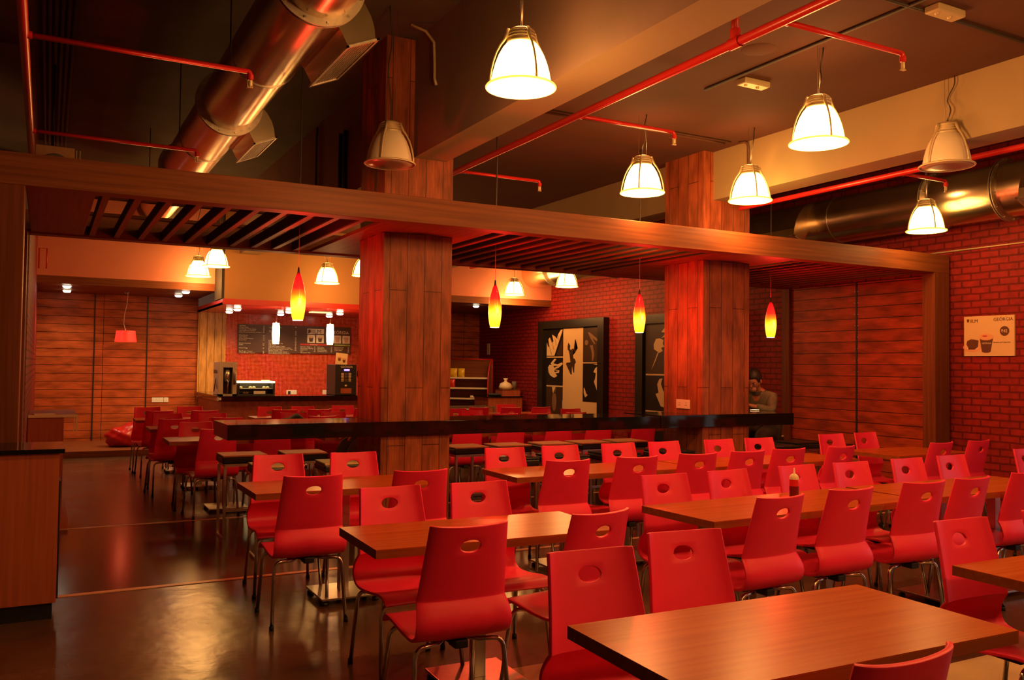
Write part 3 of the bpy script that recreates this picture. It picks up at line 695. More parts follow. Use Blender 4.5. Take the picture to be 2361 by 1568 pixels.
# downlights
M['down'] = emit('lit_downlight', (1, .86, .6), 14)
dl = [(.27, 15.35, 2.70, 'front of the left pair in the dark wood soffit'), (.29, 16.35, 2.70, 'back of the left pair in the dark wood soffit'), (2.04, 15.35, 2.70, 'front of the right pair in the dark wood soffit'), (2.04, 16.25, 2.70, 'back of the right pair in the dark wood soffit'),
      (7.55, 15.6, 2.72, 'alone in the far right soffit, right of the left column'),
      (2.92, 16.3, 2.45, 'back left in the red canopy'), (2.90, 15.45, 2.45, 'front left in the red canopy'), (3.88, 16.45, 2.45, 'back middle in the red canopy'), (3.82, 15.57, 2.45, 'front middle in the red canopy'), (4.80, 16.4, 2.45, 'back right in the red canopy'), (4.72, 15.45, 2.45, 'front right in the red canopy')]
d0 = None
for i, (x, y, z, lab) in enumerate(dl):
    lab = 'lit round downlight, ' + lab
    if d0 is None:
        d0 = thing('downlight', lab, 'downlight', (x, y, z), 0, 'downlights')
        MB().lathe([(.075, 0), (.075, -.012), (.06, -.014), (.06, -.002)], 20).build('trim_ring', 'whitepl', d0)
        MB().lathe([(0, -.006), (.058, -.006), (.058, -.030), (.04, -.042), (0, -.046)], 20).build('lamp_face', 'down', d0)
        light('spot', 'SPOT', (0, 0, -.07), SPOT_W, (1, .66, .32), d0, size=.04, spot_size=math.radians(140), spot_blend=.8)
    else: dup(d0, (x, y, z), 0, lab, 'downlights')

# ---------------------------------------------------------------- ducts
def duct(label, X, Z, r, y0, y1, flanges, straps, name='air_duct'):
    t = thing(name, label, 'air duct', (X, y0, Z))
    MB().lathe([(0, 0), (r, 0)] + [(r, (y1-y0)*k/20) for k in range(1, 21)] + [(0, y1-y0)], 48, axis='y').build('pipe', 'galv', t)
    for y in flanges:
        m = MB()
        for dy in (-.012, .012):
            m.lathe([(r-.004, y-y0+dy-.004), (r+.042, y-y0+dy-.004), (r+.042, y-y0+dy+.004), (r-.004, y-y0+dy+.004)], 48, axis='y', smooth=False)
        f = m.build('flange', 'galvf', t)
        m = MB()
        for k in range(12):
            a = 2*PI*k/12+.2; m.box((r+.022)*math.cos(a)-.006, (r+.022)*math.cos(a)+.006, y-y0-.026, y-y0+.026, (r+.022)*math.sin(a)-.006, (r+.022)*math.sin(a)+.006)
        m.build('bolt', 'steel', f)
    for y in straps:
        m = MB().lathe([(r, y-y0-.008), (r+.006, y-y0-.008), (r+.006, y-y0+.008), (r, y-y0+.008)], 48, axis='y', smooth=False)
        m.build('hanger_strap', 'steel', t)
        zc = (ZL if X < 3 else ZR)-Z
        for sx in ((-1, 1) if X < 3 else (0,)): MB().tube([(sx*(r+.004), y-y0, 0 if sx else r), (sx*(r+.004), y-y0, zc)], .005, 6).build('hanger_rod', 'black', t)
    return t
def outlet(t, y0, y1, r, side, oy):
    """curved sheet-metal take-off with a louvred grille; side=+1 faces +x, -1 faces -x"""
    def fn(u, v, d): return Vector((side*u, d-oy, v))
    e = r-.222; prof = [(.06, r*.93)] + [(.06+(.38+e)*math.sin(a), -.14-e+(r*.93+.14+e)*math.cos(a)) for a in [PI/2*k/8 for k in range(1, 9)]] + [(.27+e, -.21-e), (.22+e, -.12-e), (r*.80, -.08)]
    body = MB().prism(prof, fn, y0, y1).build('outlet_box', 'galv', t)
    # grille lies on the sloping face between (.52,-.10) and (.34,-.26)
    A, B = Vector((.455+e, -.135-e)), Vector((.255+e, -.222-e)); D = (B-A); N_ = Vector((-D.y, D.x)).normalized()*-1
    m = MB()
    def bar_(f0, f1, e0, e1, th=.014):
        p = [A+D*f0, A+D*f1]; q = [(p[0].x, p[0].y), (p[1].x, p[1].y), (p[1].x+.3*th, p[1].y-.9*th), (p[0].x+.3*th, p[0].y-.9*th)]
        m.prism(q, fn, e0, e1)
    bar_(0, .08, y0-.02, y1+.02); bar_(.92, 1, y0-.02, y1+.02); bar_(0, 1, y0-.02, y0+.005); bar_(0, 1, y1-.005, y1+.02)
    for k in range(9): bar_(.12+.088*k, .15+.088*k, y0, y1, .008)
    m.build('grille', 'galvf', body)
DX, DZ = 1.26, 3.6
t = duct('large galvanised round duct crossing the upper left ceiling', DX, DZ, .222, 1.5, 13.4, (2.05, 4.62, 7.22, 9.8, 12.4), (3.3, 5.95, 8.45, 11.1))
for y0, y1 in ((2.35, 2.95), (4.95, 5.75), (7.55, 8.3), (12.6, 13.1)): outlet(t, y0, y1, .222, 1, 1.5)
t = duct('galvanised round duct running along the brick wall under the ceiling', 8.58, 3.36, .28, 3.9, 17.4, (5.35, 6.15, 12.3, 14.2), (7.45, 10.2, 15.6))
for y0, y1 in ((4.2, 4.95), (7.75, 8.65), (11.0, 11.8)): outlet(t, y0, y1, .28, -1, 3.9)

# ---------------------------------------------------------------- red sprinkler pipes
def pipes(label, main, branches, r=.027, drops=()):
    x, z, y0, y1 = main
    t = thing('sprinkler_pipe', label, 'pipe', (x, y0, z), 0, 'red sprinkler pipes')
    MB().tube([(0, (y1-y0)*k/6, 0) for k in range(7)], r, 12).build('main_pipe', 'redpipe', t)
    for y, L in branches:
        s = 1 if L > 0 else -1
        b_ = MB().tube([(0, y-y0, 0), (L-s*.02, y-y0, 0)] + bend((L-s*.02, y-y0, 0), (L, y-y0, 0), (L, y-y0, -.03), 4) + [(L, y-y0, -.05)], .0155, 10).build('branch_pipe', 'redpipe', t)
        m = MB(); m.lathe([(.022, -.012), (.022, .012)], 10, (L*.0+.03*s, y-y0, 0), axis='x')
        m.lathe([(.02, -.03), (.02, 0)], 10, (L, y-y0, -.02)); m.build('pipe_fitting', 'redpipe', b_)
        m = MB(); m.lathe([(0, 0), (.006, 0), (.012, .012), (.012, .04)], 8, (L, y-y0, -.095)); m.box(L-.016, L-.012, y-y0-.003, y-y0+.003, -.098, -.055).box(L+.012, L+.016, y-y0-.003, y-y0+.003, -.098, -.055).box(L-.018, L+.018, y-y0-.01, y-y0+.01, -.101, -.097)
        m.build('sprinkler_head', 'lampmetal', b_)
    for y, zt in drops:
        MB().tube([(0, y-y0, 0), (0, y-y0, zt-z)], .024, 10).build('riser_pipe', 'redpipe', t)
        MB().lathe([(.034, -.045), (.034, .045)], 12, (0, y-y0, 0), axis='y').lathe([(.031, 0), (.031, .06)], 12, (0, y-y0, .02)).build('pipe_coupling', 'redpipe', t)
    return t
pipes('thick red sprinkler pipe crossing the ceiling between the two cream beams', (3.49, 3.4, -1, 13.5), ((3.43, .98), (5.5, .92), (7.66, .92), (12.6, .9)), .027, ((3.80, ZM-.003), (9.0, ZM-.003)))
pipes('red sprinkler pipe running beside the right beam above the duct', (6.42, 3.2, 0, 13.5), ((4.95, .60), (7.1, .25), (9.5, .6)), .024, ((8.5, ZR-.003),))
pipes('red sprinkler pipe running along the far left edge of the ceiling', (-.15, 3.3, .5, 8.6), ((5.45, 1.22), (7.72, 1.24)), .026)

# conduits, junction boxes and cable bundles under the ceilings
def conduit(label, pts, r=.011, mat='cable'):
    p0_ = Vector(pts[0]); o = MB().tube([Vector(p)-p0_ for p in pts], r, 8).build('conduit', mat, None, p0_)
    return tag(o, label, 'conduit', 'ceiling conduits')
conduit('grey conduit run along the ceiling to the emergency boxes', [(4.60, 5.35, 3.737), (4.60, 3.2, 3.737), (4.60, -1, 3.737)], .012)
conduit('grey conduit crossing the ceiling at the upper right corner', [(4.2, 3.49, 3.737), (6.04, 3.49, 3.737)], .011)
conduit('twin conduit run across the ceiling towards the right column', [(3.5, 6.53, 3.737), (5.6, 6.53, 3.737), (5.88, 6.55, 3.735)], .013, 'plasterd')
conduit('lower of the twin conduits towards the right column', [(3.5, 6.47, 3.737), (5.9, 6.48, 3.737)], .010, 'plasterd')
conduit('bent conduit down the side of the right beam', [(5.98, 6.45, 3.737)] + [tuple(v) for v in bend((6.0, 6.40, 3.737), (6.035, 6.38, 3.737), (6.035, 6.38, 3.68))] + [(6.035, 6.38, 3.42)] + [tuple(v) for v in bend((6.035, 6.38, 3.36), (6.035, 6.36, 3.29), (6.035, 6.26, 3.275))], .012, 'plasterd')
conduit('bent cable pair hanging off the left beam beside the unlit lamp', [(2.55, 6.55, 4.27), (2.66, 6.5, 4.22), (2.712, 6.45, 4.12), (2.715, 6.44, 3.95), (2.712, 6.43, 3.82), (2.715, 6.40, 3.76)], .012, 'lampmetal')
for (x, y, lab) in ((4.80, 5.02, 'white emergency light box on the ceiling between lamps'), (4.85, 3.42, 'white emergency light box at the upper right corner of the ceiling')):
    t = thing('emergency_light', lab, 'emergency light', (x, y, 3.69), .0, 'emergency light boxes')
    MB().box(-.13, .13, -.05, .05, .012, .058, bevel=.008).build('housing', 'lampmetal', t)
    MB().lathe([(0, .002), (.012, .003), (.014, .013)], 10, (-.08, 0, 0)).lathe([(0, .002), (.012, .003), (.014, .013)], 10, (.04, 0, 0)).build('lamp_stud', 'lampmetal', t)
conduit('thin pale conduit along the brick wall below the round duct', [(8.985, 8.2, 2.86), (8.985, 6.4, 2.865), (8.985, 3.8, 2.87)], .009, 'lampmetal')
conduit('conduit drop beside the duct hanger at left', [(2.715, 9.9, 4.25), (2.71, 9.9, 4.1), (2.71, 9.9, 3.0)], .012, 'dark')
tag(MB().lathe([(0, -.006), (.115, -.006), (.125, 0)], 28).build('ceiling_plate', 'plasterd', None, (4.36, 4.51, ZM)), 'round flush cover plate in the brown ceiling beside the red pipe', 'cover plate')
for i in range(6):
    x = -.08+.045*i
    o = MB().tube([(0, 0, 0), (0, 4, 0), (.01, 8, 0)], .015, 8).build('cable_conduit', 'dark', None, (x, 4.5, 4.25))
    tag(o, 'dark parallel cable under the upper left ceiling, %s of six' % ('leftmost', 'second from left', 'third from left', 'third from right', 'second from right', 'rightmost')[i], 'cable', 'parallel cables under the left ceiling')
o = MB().box(-.16, .16, -.10, .10, 0, .62, bevel=.01).build('speaker_cabinet', 'stripe', None, (.03, 8.98, 2.88)); o.name = 'cabinet'
o.parent = t = thing('wall_speaker', 'tan box speaker with a round cone above the left end of the pergola', 'speaker', (.03, 9.0, 2.84)); o.location = (0, 0, 0)
MB().lathe([(.0, .01), (.06, .012), (.10, .0), (.115, -.008), (.13, -.008), (.13, .006)], 28, axis='y', c=(0, -.105, .42)).build('speaker_cone', 'grey', t)
MB().box(.17, .18, -.1, .1, 0, .6).box(.20, .21, -.1, .1, 0, .6).build('side_fin', 'lampmetal', t)
MB().tube([(-.02, 0, .62), (-.02, 0, 1.41)], .012, 6).build('hanger_rod', 'black', t)
for k, (x, y) in enumerate(((2.705, 8.18), (2.705, 8.34))):
    tag(MB().tube([(0, 0, 0), (0, 0, 1.0)], .022, 8).build('drop_pipe', 'black', None, (x, y+.6, 2.95)), 'dark upright pipe left of the left column above the pergola, %s one' % ('left', 'right')[k], 'pipe', 'pair of dark upright pipes')

# ---------------------------------------------------------------- far counter, canopy and what stands on it
t = thing('service_counter', 'black-topped red tiled service counter at the far wall', 'counter', (4.4, 14.9, 0))
o = MB().box(2.50-4.4, 6.28-4.4, 14.50-14.9, 15.1-14.9, .5, .89).box(2.50-4.4, 2.92-4.4, 15.1-14.9, 16.9-14.9, .0, .89).build('tiled_front', bricks('brown_mosaic_tile', 'h', .026, .026, .002, (.40, .075, .03), (.33, .055, .022), (.32, .12, .07), .35, .2, .3, 0, freq=1), t)
MB().box(2.50-4.4, 6.28-4.4, 14.52-14.9, 15.1-14.9, 0, .5).build('lower_front', 'redsoffit', t)
MB().box(2.45-4.4, 6.28-4.4, 14.44-14.9, 15.2-14.9, .89, .972, bevel=.004).box(2.45-4.4, 3.0-4.4, 15.2-14.9, 17.0-14.9, .89, .972).build('worktop', 'blackgran', t)
MB().box(-.02, .02, -.004, .004, -.02, .02).build('price_tag', 'whitepl', t, (2.47-4.4, 14.43-14.9, .93))
t = thing('counter_canopy', 'glossy red canopy over the service counter', 'canopy', (4.4, 14.45, 2.45))
MB().box(2.48-4.4, 6.29-4.4, 0, 2.6, .0, .03).build('underside', 'redsoffit', t)
MB().box(2.48-4.4, 6.29-4.4, -.01, .02, 0, .09).box(2.48-4.4, 2.51-4.4, .02, 2.6, 0, .09).build('fascia', 'redsoffit', t)
M['ventglow'] = emit('lit_vent_panel', (1, .72, .3), .9)
tag(boxo('ceiling_vent', 4.2, 4.55, 15.45, 15.65, 2.436, 2.45, 'ventglow'), 'pale rectangular vent in the red canopy', 'vent')
# silver coffee machine
t = thing('coffee_machine', 'silver coffee machine with lettered side at the left of the counter', 'coffee machine', (2.66, 15.12, .972))
M['silver'] = plain('silver_paint', (.50, .42, .33), .4, metal=.4)
MB().box(-.14, .14, -.12, .28, 0, .55, bevel=.006).box(-.14, -.075, -.28, -.12, 0, .55).box(.075, .14, -.28, -.12, 0, .55).box(-.075, .075, -.28, -.12, .46, .55).box(-.14, .14, -.28, -.12, 0, .02).build('housing', 'silver', t)
MB().box(-.075, .075, -.124, -.119, .02, .46).build('recess_back', 'glassdark', t)
MB().lathe([(0, 0), (.055, 0), (.055, .2), (0, .2)], 18, (0, -.20, .22)).build('brew_canister', 'steel', t)
MB().lathe([(.05, 0), (.06, .10), (0, .1)], 16, (0, -.20, .44)).build('bean_hopper', 'glassdark', t)
MB().tube([(-.05, -.24, .24), (-.02, -.28, .25), (0, -.29, .24), (-.01, -.29, .02)], .008, 8).build('spout', 'chrome', t)
MB().lathe([(0, .0), (.022, 0), (.026, .16), (.022, .2), (0, .2)], 12, (.107, -.29, .18), axis='z').build('logo_panel', 'grey', t)
text('lettering', 'GEÕRGIA', .085, Matrix.Translation((2.66-.142, 15.12+.26, .972+.36)) @ Matrix(((0, 0, -1, 0), (-1, 0, 0, 0), (0, 1, 0, 0), (0, 0, 0, 1))), 'black', t)
m = MB()
for k in range(3): m.tube([(-.143, .2-.02*k, .05), (-.143, .1-.03*k, .2), (-.143, .03-.05*k, .30), (-.143, -.1-.02*k, .1)], .003, 4)
m.build('steam_swirl', 'grey', t)
# food display case
t = thing('display_case', 'glass display case of snacks with a bright lit top', 'display case', (3.13, 15.0, .972))
M['caseglow'] = emit('lit_case_top', (1, .80, .34), 2.2)
MB().box(-.30, .30, -.16, .16, 0, .02).box(.27, .30, -.16, .16, .02, .20).box(-.30, -.28, -.16, .16, .02, .2).box(-.28, .27, .14, .16, .02, .2).build('cabinet', 'black', t)
MB().box(-.30, .30, -.16, .16, .205, .235).build('lit_top', 'caseglow', t)
MB().box(.12, .24, -.05, .06, .235, .25).build('tray', 'whitepl', t)
MB().box(-.27, .27, -.14, .14, .105, .110).build('shelf', 'steel', t)
MB().box(-.05, .14, -.165, -.160, .02, .07).build('notice_card', 'whitepl', t)
for k in range(9):
    x = -.24+.055*k+random.uniform(-.01, .01)
    if -.02 < x < .1: z = .022
    o = MB().ball((0, 0, .018), .026, 1.15, 1, .7, 10, 6).build('pastry', 'cream', None, (3.13+x, 14.95, .972+(.110 if k % 4 in (0, 3) else .020)))
    tag(o, 'small baked snack on the %s shelf inside the lit display case' % ('upper' if k % 4 in (0, 3) else 'lower'), 'pastry', 'snacks on the %s shelf of the display case' % ('upper' if k % 4 in (0, 3) else 'lower'))
# black vending coffee machine + card on top
t = thing('vending_machine', 'black coffee vending machine with a glowing blue screen on the counter', 'coffee machine', (4.60, 14.92, .972))
MB().box(-.19, .19, -.28, .25, 0, .53, bevel=.008).build('housing', 'black', t)
M['blue'] = emit('blue_screen', (.12, .12, 1), 3)
MB().box(-.035, .06, -.287, -.279, .42, .45).build('display_screen', 'blue', t)
m = MB()
for r_ in range(6):
    for x in (-.085, .045): m.box(x, x+.045, -.286, -.279, .24+.026*r_, .255+.026*r_)
    for x in (-.02, .01): m.box(x, x+.01, -.285, -.279, .245+.026*r_, .252+.026*r_)
m.build('button_labels', 'cream', t)
MB().box(-.09, .10, -.286, -.279, .03, .12).build('cup_tray', 'cabwood', t)
MB().ball((0, -.282, .165), .02, 1.2, .3, .9, 12, 8).build('lit_badge', 'cream', t)
text('lettering', 'GEÕRGIA', .05, Matrix.Translation((4.60-.10, 14.92-.283, .972+.475)) @ Matrix.Rotation(PI/2, 4, 'X'), 'cream', t)
t = thing('menu_card', 'cream card picturing two coffee cups, standing on the black machine', 'sign', (4.56, 14.80, 1.503))
mt = Matrix.Rotation(math.radians(6), 4, 'Y') @ Matrix.Rotation(math.radians(-8), 4, 'X')
MB().box(-.105, .105, -.003, .003, 0, .20, mtx=mt).build('card', 'cream', t)
m = MB()
for x, z in ((-.04, .06), (.045, .04)): m.prism([(x-.018, z), (x+.018, z), (x+.028, z+.06), (x-.028, z+.06)], lambda u, v, d: mt @ Vector((u, d, v)), -.007, -.003)
m.build('printed_cup', 'oak', t)
m = MB()
for x, z in ((-.04, .12), (.045, .10)): m.prism([(x+.035*math.cos(a), z+.016*math.sin(a)) for a in [PI*2*k/12 for k in range(12)]], lambda u, v, d: mt @ Vector((u, d, v)), -.008, -.004)
m.build('printed_foam', 'stripe', t)
# wall plates
def plate(loc, w_, h_, facing, label, n=2, plug=False):
    t = thing('socket_plate', label, 'socket', loc)
    if facing == 'y': MB().box(-w_/2, w_/2, -.012, 0, -h_/2, h_/2, bevel=.003).build('plate', 'whitepl', t)
    else: MB().box(-.012, 0, -w_/2, w_/2, -h_/2, h_/2, bevel=.003).build('plate', 'whitepl', t)
    m = MB()
    for k in range(n):
        c = -w_/2+w_*(k+.5)/n
        for a, z in ((0, .014), (-.011, -.01), (.011, -.01)):
            if facing == 'y': m.box(c+a-.003, c+a+.003, -.014, -.011, z-.004, z+.004)
            else: m.box(-.014, -.011, c+a-.003, c+a+.003, z-.004, z+.004)
    m.build('pin_hole', 'rubber', t)
    if plug: MB().box(-w_*.25-.022, -w_*.25+.022, -.05, -.012, -.03, .03, bevel=.006).build('plug', 'rubber', t)
    return t
plate((1.83, YF-.0, .815), .20, .085, 'y', 'long white switch plate on the far wood-boarded wall', 4)
plate((1.975, YF-.0, .815), .075, .085, 'y', 'small square switch plate on the far wood-boarded wall', 1)
plate((4.27, YF-.02, .94), .20, .10, 'y', 'white socket with a black plug on the red tile wall', 2, True)
plate((4.98, YF-.02, .94), .18, .10, 'y', 'white socket on the red tile wall left of the black machine', 2)
plate((3.52, YF-.02, .935), .2, .10, 'y', 'white socket seen through the display case', 2, True)
plate((5.92, 7.20, 1.13), .215, .095, 'x', 'white double socket on the side of the right column', 2)
plate((9.0, 17.9, 1.90), .13, .26, 'x', 'white box with a cable on the brick wall above the snack rack', 1)
# menu board
t = thing('menu_board', 'long dark brown menu board with white lettering on the red tiles', 'menu board', (4.33, YF-.03, 1.71))
M['board'] = plain('brown_board', (.095, .038, .020), .5)
M['chalk'] = plain('cream_lettering', (.85, .66, .42), .6)
MB().box(-1.11, 1.11, -.015, .008, 0, .545, bevel=.002).build('board', 'board', t)
Bm = lambda x, z: Matrix.Translation((4.33+x, YF-.047, 1.71+z)) @ Matrix.Rotation(PI/2, 4, 'X')
c1 = 'Veg Patty\nCheese Patty\nVeg Burger With Cheese\nVeg Sandwich ( Grilled )\nBaked Bread Sandwich ( Combo )\n\nPlain Samosa\nVeg Samosa\nPaneer Bread Pakora\nBread Roll\n\nSamosa Sandwich\nMuffin\n\nMasala Maggi\n\nVeg Burger ( 2 pcs )\nCheese Burger ( 2 pcs )'
text('lettering', c1, .031, Bm(-1.085, .505), 'chalk', t, space=.98)
c2 = '\n\n\n\n\n\nRolls\nSamosa Roll\nVeg Roll With Ice Tea\nVeg Combo\nVeg Roll Combo ( Coke )\nSamosa Sandwich Combo ( Coke )\nBaked Bread Sandwich Combo ( Tea )\nSamosa Combo ( Tea )\nHot & Sweet Combo ( Muffin )\nHot & Sweet Combo ( Brownie )'
text('lettering', 'Veg Burger Combo\n\nVeg Combo\nPaneer Roll' + c2, .031, Bm(-.53, .485), 'chalk', t, space=.90)
text('lettering', '15\n20\n30\n25\n25\n\n10\n12\n15\n15\n\n20\n20\n\n25\n\n30\n30', .031, Bm(-.64, .505), 'chalk', t, space=.98)
text('lettering', '30\n\n\n20\n25\n35\n\n30\n25\n35\n40\n40\n45\n45\n50\n50', .031, Bm(-.02, .505), 'chalk', t, space=.98)
MB().box(.225, .56, -.022, -.014, .395, .495).build('crest_panel', 'chalk', t)
text('lettering', 'IILM', .115, Bm(.30, .402), 'board', t).location.y -= .010
m = MB(); m.prism([(.235, .405), (.255, .40), (.29, .42), (.292, .48), (.24, .48)], lambda u, v, d: Vector((u, d, v)), -.026, -.021); m.build('crest', 'board', t)
text('lettering', 'GEÕRGIA', .085, Bm(.70, .405), 'chalk', t)
for x in (.225, .405, .76, .94):
    q = MB().box(x, x+.155, -.022, -.014, .215, .375, bevel=.004).build('drink_picture', 'chalk', t)
    MB().prism([(x+.045, .235), (x+.105, .235), (x+.12, .32), (x+.03, .32)], lambda u, v, d: Vector((u, d, v)), -.026, -.021).build('printed_cup', 'board' if x < .5 else 'stripe', q)
    MB().prism([(x+.075+.048*math.cos(a), .325+.018*math.sin(a)) for a in [PI*2*k/14 for k in range(14)]], lambda u, v, d: Vector((u, d, v)), -.028, -.021).build('printed_foam', 'stripe', q)
M['bannerred'] = plain('red_banner', (.55, .03, .02), .5); M['bannergreen'] = plain('green_banner', (.30, .36, .03), .5)
MB().box(.09, .64, -.021, -.014, .165, .195).build('banner', 'bannerred', t); MB().box(.78, 1.10, -.021, -.014, .165, .195).build('banner', 'bannergreen', t)
text('lettering', 'Hot Beverages', .026, Bm(.28, .171), 'chalk', t).location.y -= .01
text('lettering', 'Cold Beverages', .024, Bm(.85, .171), 'chalk', t).location.y -= .01
text('lettering', 'Espresso ( Black )\nAmericano ( Black )\nCappuccino\nTea\nHot Lemon Tea', .031, Bm(.09, .125), 'chalk', t, space=.95)
text('lettering', 'Cafe Latte\nMoccaccino\nHot Chocolate\nCardamom Tea', .031, Bm(.43, .125), 'chalk', t, space=.95)
text('lettering', 'Lemon Ice Tea\nPeach Ice Tea\nCold Coffee', .031, Bm(.78, .125), 'chalk', t, space=.95)
for x in (.36, .70, 1.05): text('lettering', '12\n15\n18\n20', .031, Bm(x, .125), 'chalk', t, space=.95)

# ---------------------------------------------------------------- coffee sign on the brick wall
t = thing('wall_sign', 'cream coffee advertisement board on the right brick wall', 'sign', (8.99, 5.83, 1.68))
MB().box(-.012, .01, -.285, .285, 0, .435, bevel=.001).build('board', plain('cream_sign_board', (.74, .52, .28), .45), t)
Sm = lambda y, z, o=.0: Matrix.Translation((8.99-.0135-o, 5.83+y, 1.68+z)) @ Matrix(((0, 0, -1, 0), (-1, 0, 0, 0), (0, 1, 0, 0), (0, 0, 0, 1)))
def SG(name, poly, mat, d=.002, par=None):
    return MB().prism(poly, lambda u, v, dd: Vector((-.0125-dd, -u, v)), 0, d).build(name, mat, par or t)
text('lettering', 'IILM', .054, Sm(.215, .365), 'board', t)
SG('crest', [(-.25, .405), (-.222, .405), (-.224, .378), (-.236, .368), (-.248, .378)], 'board')
text('lettering', 'GEÕRGIA', .050, Sm(-.055, .375), 'board', t)
circ = lambda cx, cy, rx, ry, n=24, a0=0, a1=2*PI: [(cx+rx*math.cos(a0+(a1-a0)*k/n), cy+ry*math.sin(a0+(a1-a0)*k/n)) for k in range(n)]
SG('price_roundel', circ(.178, .265, .052, .052), 'board')
text('lettering', '₹42', .045, Sm(-.142, .250, .002), 'chalk', t)
text('lettering', 'Brownie and Cappuccino', .0185, Sm(-.055, .140), 'board', t)
SG('printed_plate', circ(-.19, .095, .105, .052), 'stripe', .001)
SG('printed_plate', circ(-.19, .10, .088, .038), plain('plate_cream', (.78, .50, .30), .5), .0015)
SG('printed_brownie', [(-.255, .13), (-.23, .085), (-.235, .07), (-.16, .07), (-.12, .10), (-.115, .17), (-.16, .18), (-.20, .185), (-.245, .165)], 'board', .003)
SG('printed_cup', [(-.075, .045), (-.045, .035), (-.005, .035), (.022, .045), (.048, .185), (-.098, .185)], 'board', .003)
SG('printed_foam', circ(-.025, .205, .080, .036), plain('foam_print', (.78, .40, .20), .5), .004)
SG('printed_swirl', circ(-.04, .215, .03, .008, 12) , 'bannerred', .005)
text('lettering', 'GEÕRGIA', .025, Sm(.075, .128, .003), 'chalk', t)
SG('edge_strip', [(-.283, .0), (.283, .0), (.283, .004), (-.283, .004)], 'whitepl')

# ---------------------------------------------------------------- framed photo collages leaning on the brick wall
M['pblack'] = plain('print_black', (.010, .008, .007), .35); M['pdark'] = plain('print_dark_brown', (.050, .026, .016), .35)
M['plight'] = plain('print_cream', (.72, .50, .28), .4); M['pmid'] = plain('print_mid_brown', (.22, .12, .07), .4)
M['frame'] = plain('black_frame', (.016, .012, .010), .35)
def framed(label, Y0, X, W, Ht, z0):
    t = thing('picture_frame', label, 'picture', (X, Y0, z0))
    m = MB(); fw = .20
    for a in ((0, W, 0, fw), (0, W, Ht-fw*.75, Ht), (0, fw, fw, Ht-fw*.75), (W-fw, W, fw, Ht-fw*.75)): m.box(-.12, 0, -a[1], -a[0], a[2], a[3])
    m.build('frame', 'frame', t)
    MB().box(-.075, -.01, -(W-fw), -fw, fw, Ht-fw*.75).build('backing_board', 'pblack', t)
    def P(name, poly, mat, lay=1, par=None):
        return MB().prism([(u, v-z0) for u, v in poly], lambda u, v, d: Vector((-.075-d, -u, v)), .001*(lay-1), .001*lay+.002).build(name, mat, par or t)
    return t, P
def rect(u0, u1, v0, v1): return [(u0, v0), (u1, v0), (u1, v1), (u0, v1)]
t, P = framed('black framed collage with a leaping musician on a cream panel', 15.42, 8.995, 2.38, 2.07, .35)
ca, cb, cc, ce = .30, .93, 1.64, 2.18
p = P('picture_panel', rect(cb, cc, .55, 2.26), 'plight')
P('leaping_figure', [(1.12, 1.98), (1.09, 1.90), (1.10, 1.84), (1.14, 1.82), (1.17, 1.74), (1.19, 1.66), (1.20, 1.60), (1.06, 1.59), (1.04, 1.565), (1.22, 1.36), (1.26, 1.37), (1.25, 1.40), (1.26, 1.53), (1.31, 1.40), (1.34, 1.40), (1.35, 1.56), (1.40, 1.60), (1.36, 1.66), (1.31, 1.68), (1.29, 1.74), (1.32, 1.80), (1.36, 2.04), (1.38, 2.04), (1.36, 1.82), (1.45, 1.88), (1.46, 1.87), (1.36, 1.78), (1.30, 1.86), (1.25, 1.86), (1.22, 1.83), (1.18, 1.86), (1.19, 1.92)], 'pdark', 2, p)
p = P('picture_panel', rect(cb-.012, ce, .55, .86), 'plight', 2)
p = P('picture_panel', rect(ca, cb-.01, 1.715, 2.26), 'pblack')
P('piano_keys', [(ca, 1.73), (ca, 2.0), (.36, 1.90), (.40, 1.93), (.36, 2.06), (.42, 2.10), (.50, 1.98), (.56, 2.02), (.50, 2.15), (.60, 2.12), (.70, 2.06), (.72, 2.14), (.78, 2.19), (.84, 2.24), (.91, 2.24), (.60, 1.73)], 'plight', 2, p)
for k in range(4): P('key_line', [(.36+.12*k, 1.99+.05*k), (.365+.12*k, 2.0+.05*k), (.50+.09*k, 1.76+.09*k), (.49+.09*k, 1.75+.09*k)], 'pmid', 3, p)
P('piano_edge', [(.66, 1.73), (.91, 2.10), (.91, 1.73)], 'pdark', 2, p)
p = P('picture_panel', rect(ca, cb-.01, 1.14, 1.69), 'pblack')
P('clasped_hands', [(.36, 1.50), (.42, 1.55), (.50, 1.54), (.46, 1.58), (.60, 1.67), (.68, 1.66), (.56, 1.58), (.72, 1.56), (.90, 1.60), (.92, 1.56), (.76, 1.49), (.62, 1.46), (.80, 1.44), (.78, 1.39), (.64, 1.38), (.72, 1.33), (.60, 1.29), (.46, 1.33), (.38, 1.40)], 'plight', 2, p)
P('finger_shadow', [(.56, 1.53), (.76, 1.53), (.60, 1.49)], 'pdark', 3, p); P('finger_shadow', [(.60, 1.44), (.76, 1.43), (.62, 1.40)], 'pdark', 3, p)
P('dividing_line', rect(ca, cb, 1.69, 1.715), 'plight', 2); P('dividing_line', rect(ca, cb, 1.115, 1.14), 'plight', 2)
p = P('picture_panel', rect(ca, cb-.01, .55, 1.115), 'pdark')
P('pale_sleeve', [(.52, 1.11), (.68, 1.11), (.60, 1.04), (.56, .98)], 'plight', 2, p)
P('guitar_shape', circ(.61, .82, .085, .19, 20), 'pmid', 2, p); P('guitar_shape', [(.59, .98), (.63, .98), (.69, 1.11), (.65, 1.11)], 'pmid', 2, p)
p = P('picture_panel', rect(cc+.01, ce, 1.60, 2.24), 'pdark')
P('blurred_hand', [(1.80, 2.16), (1.86, 2.16), (2.14, 2.02), (2.16, 1.97), (1.96, 2.05), (2.06, 1.94), (2.02, 1.93), (1.90, 2.04)], 'pmid', 2, p)
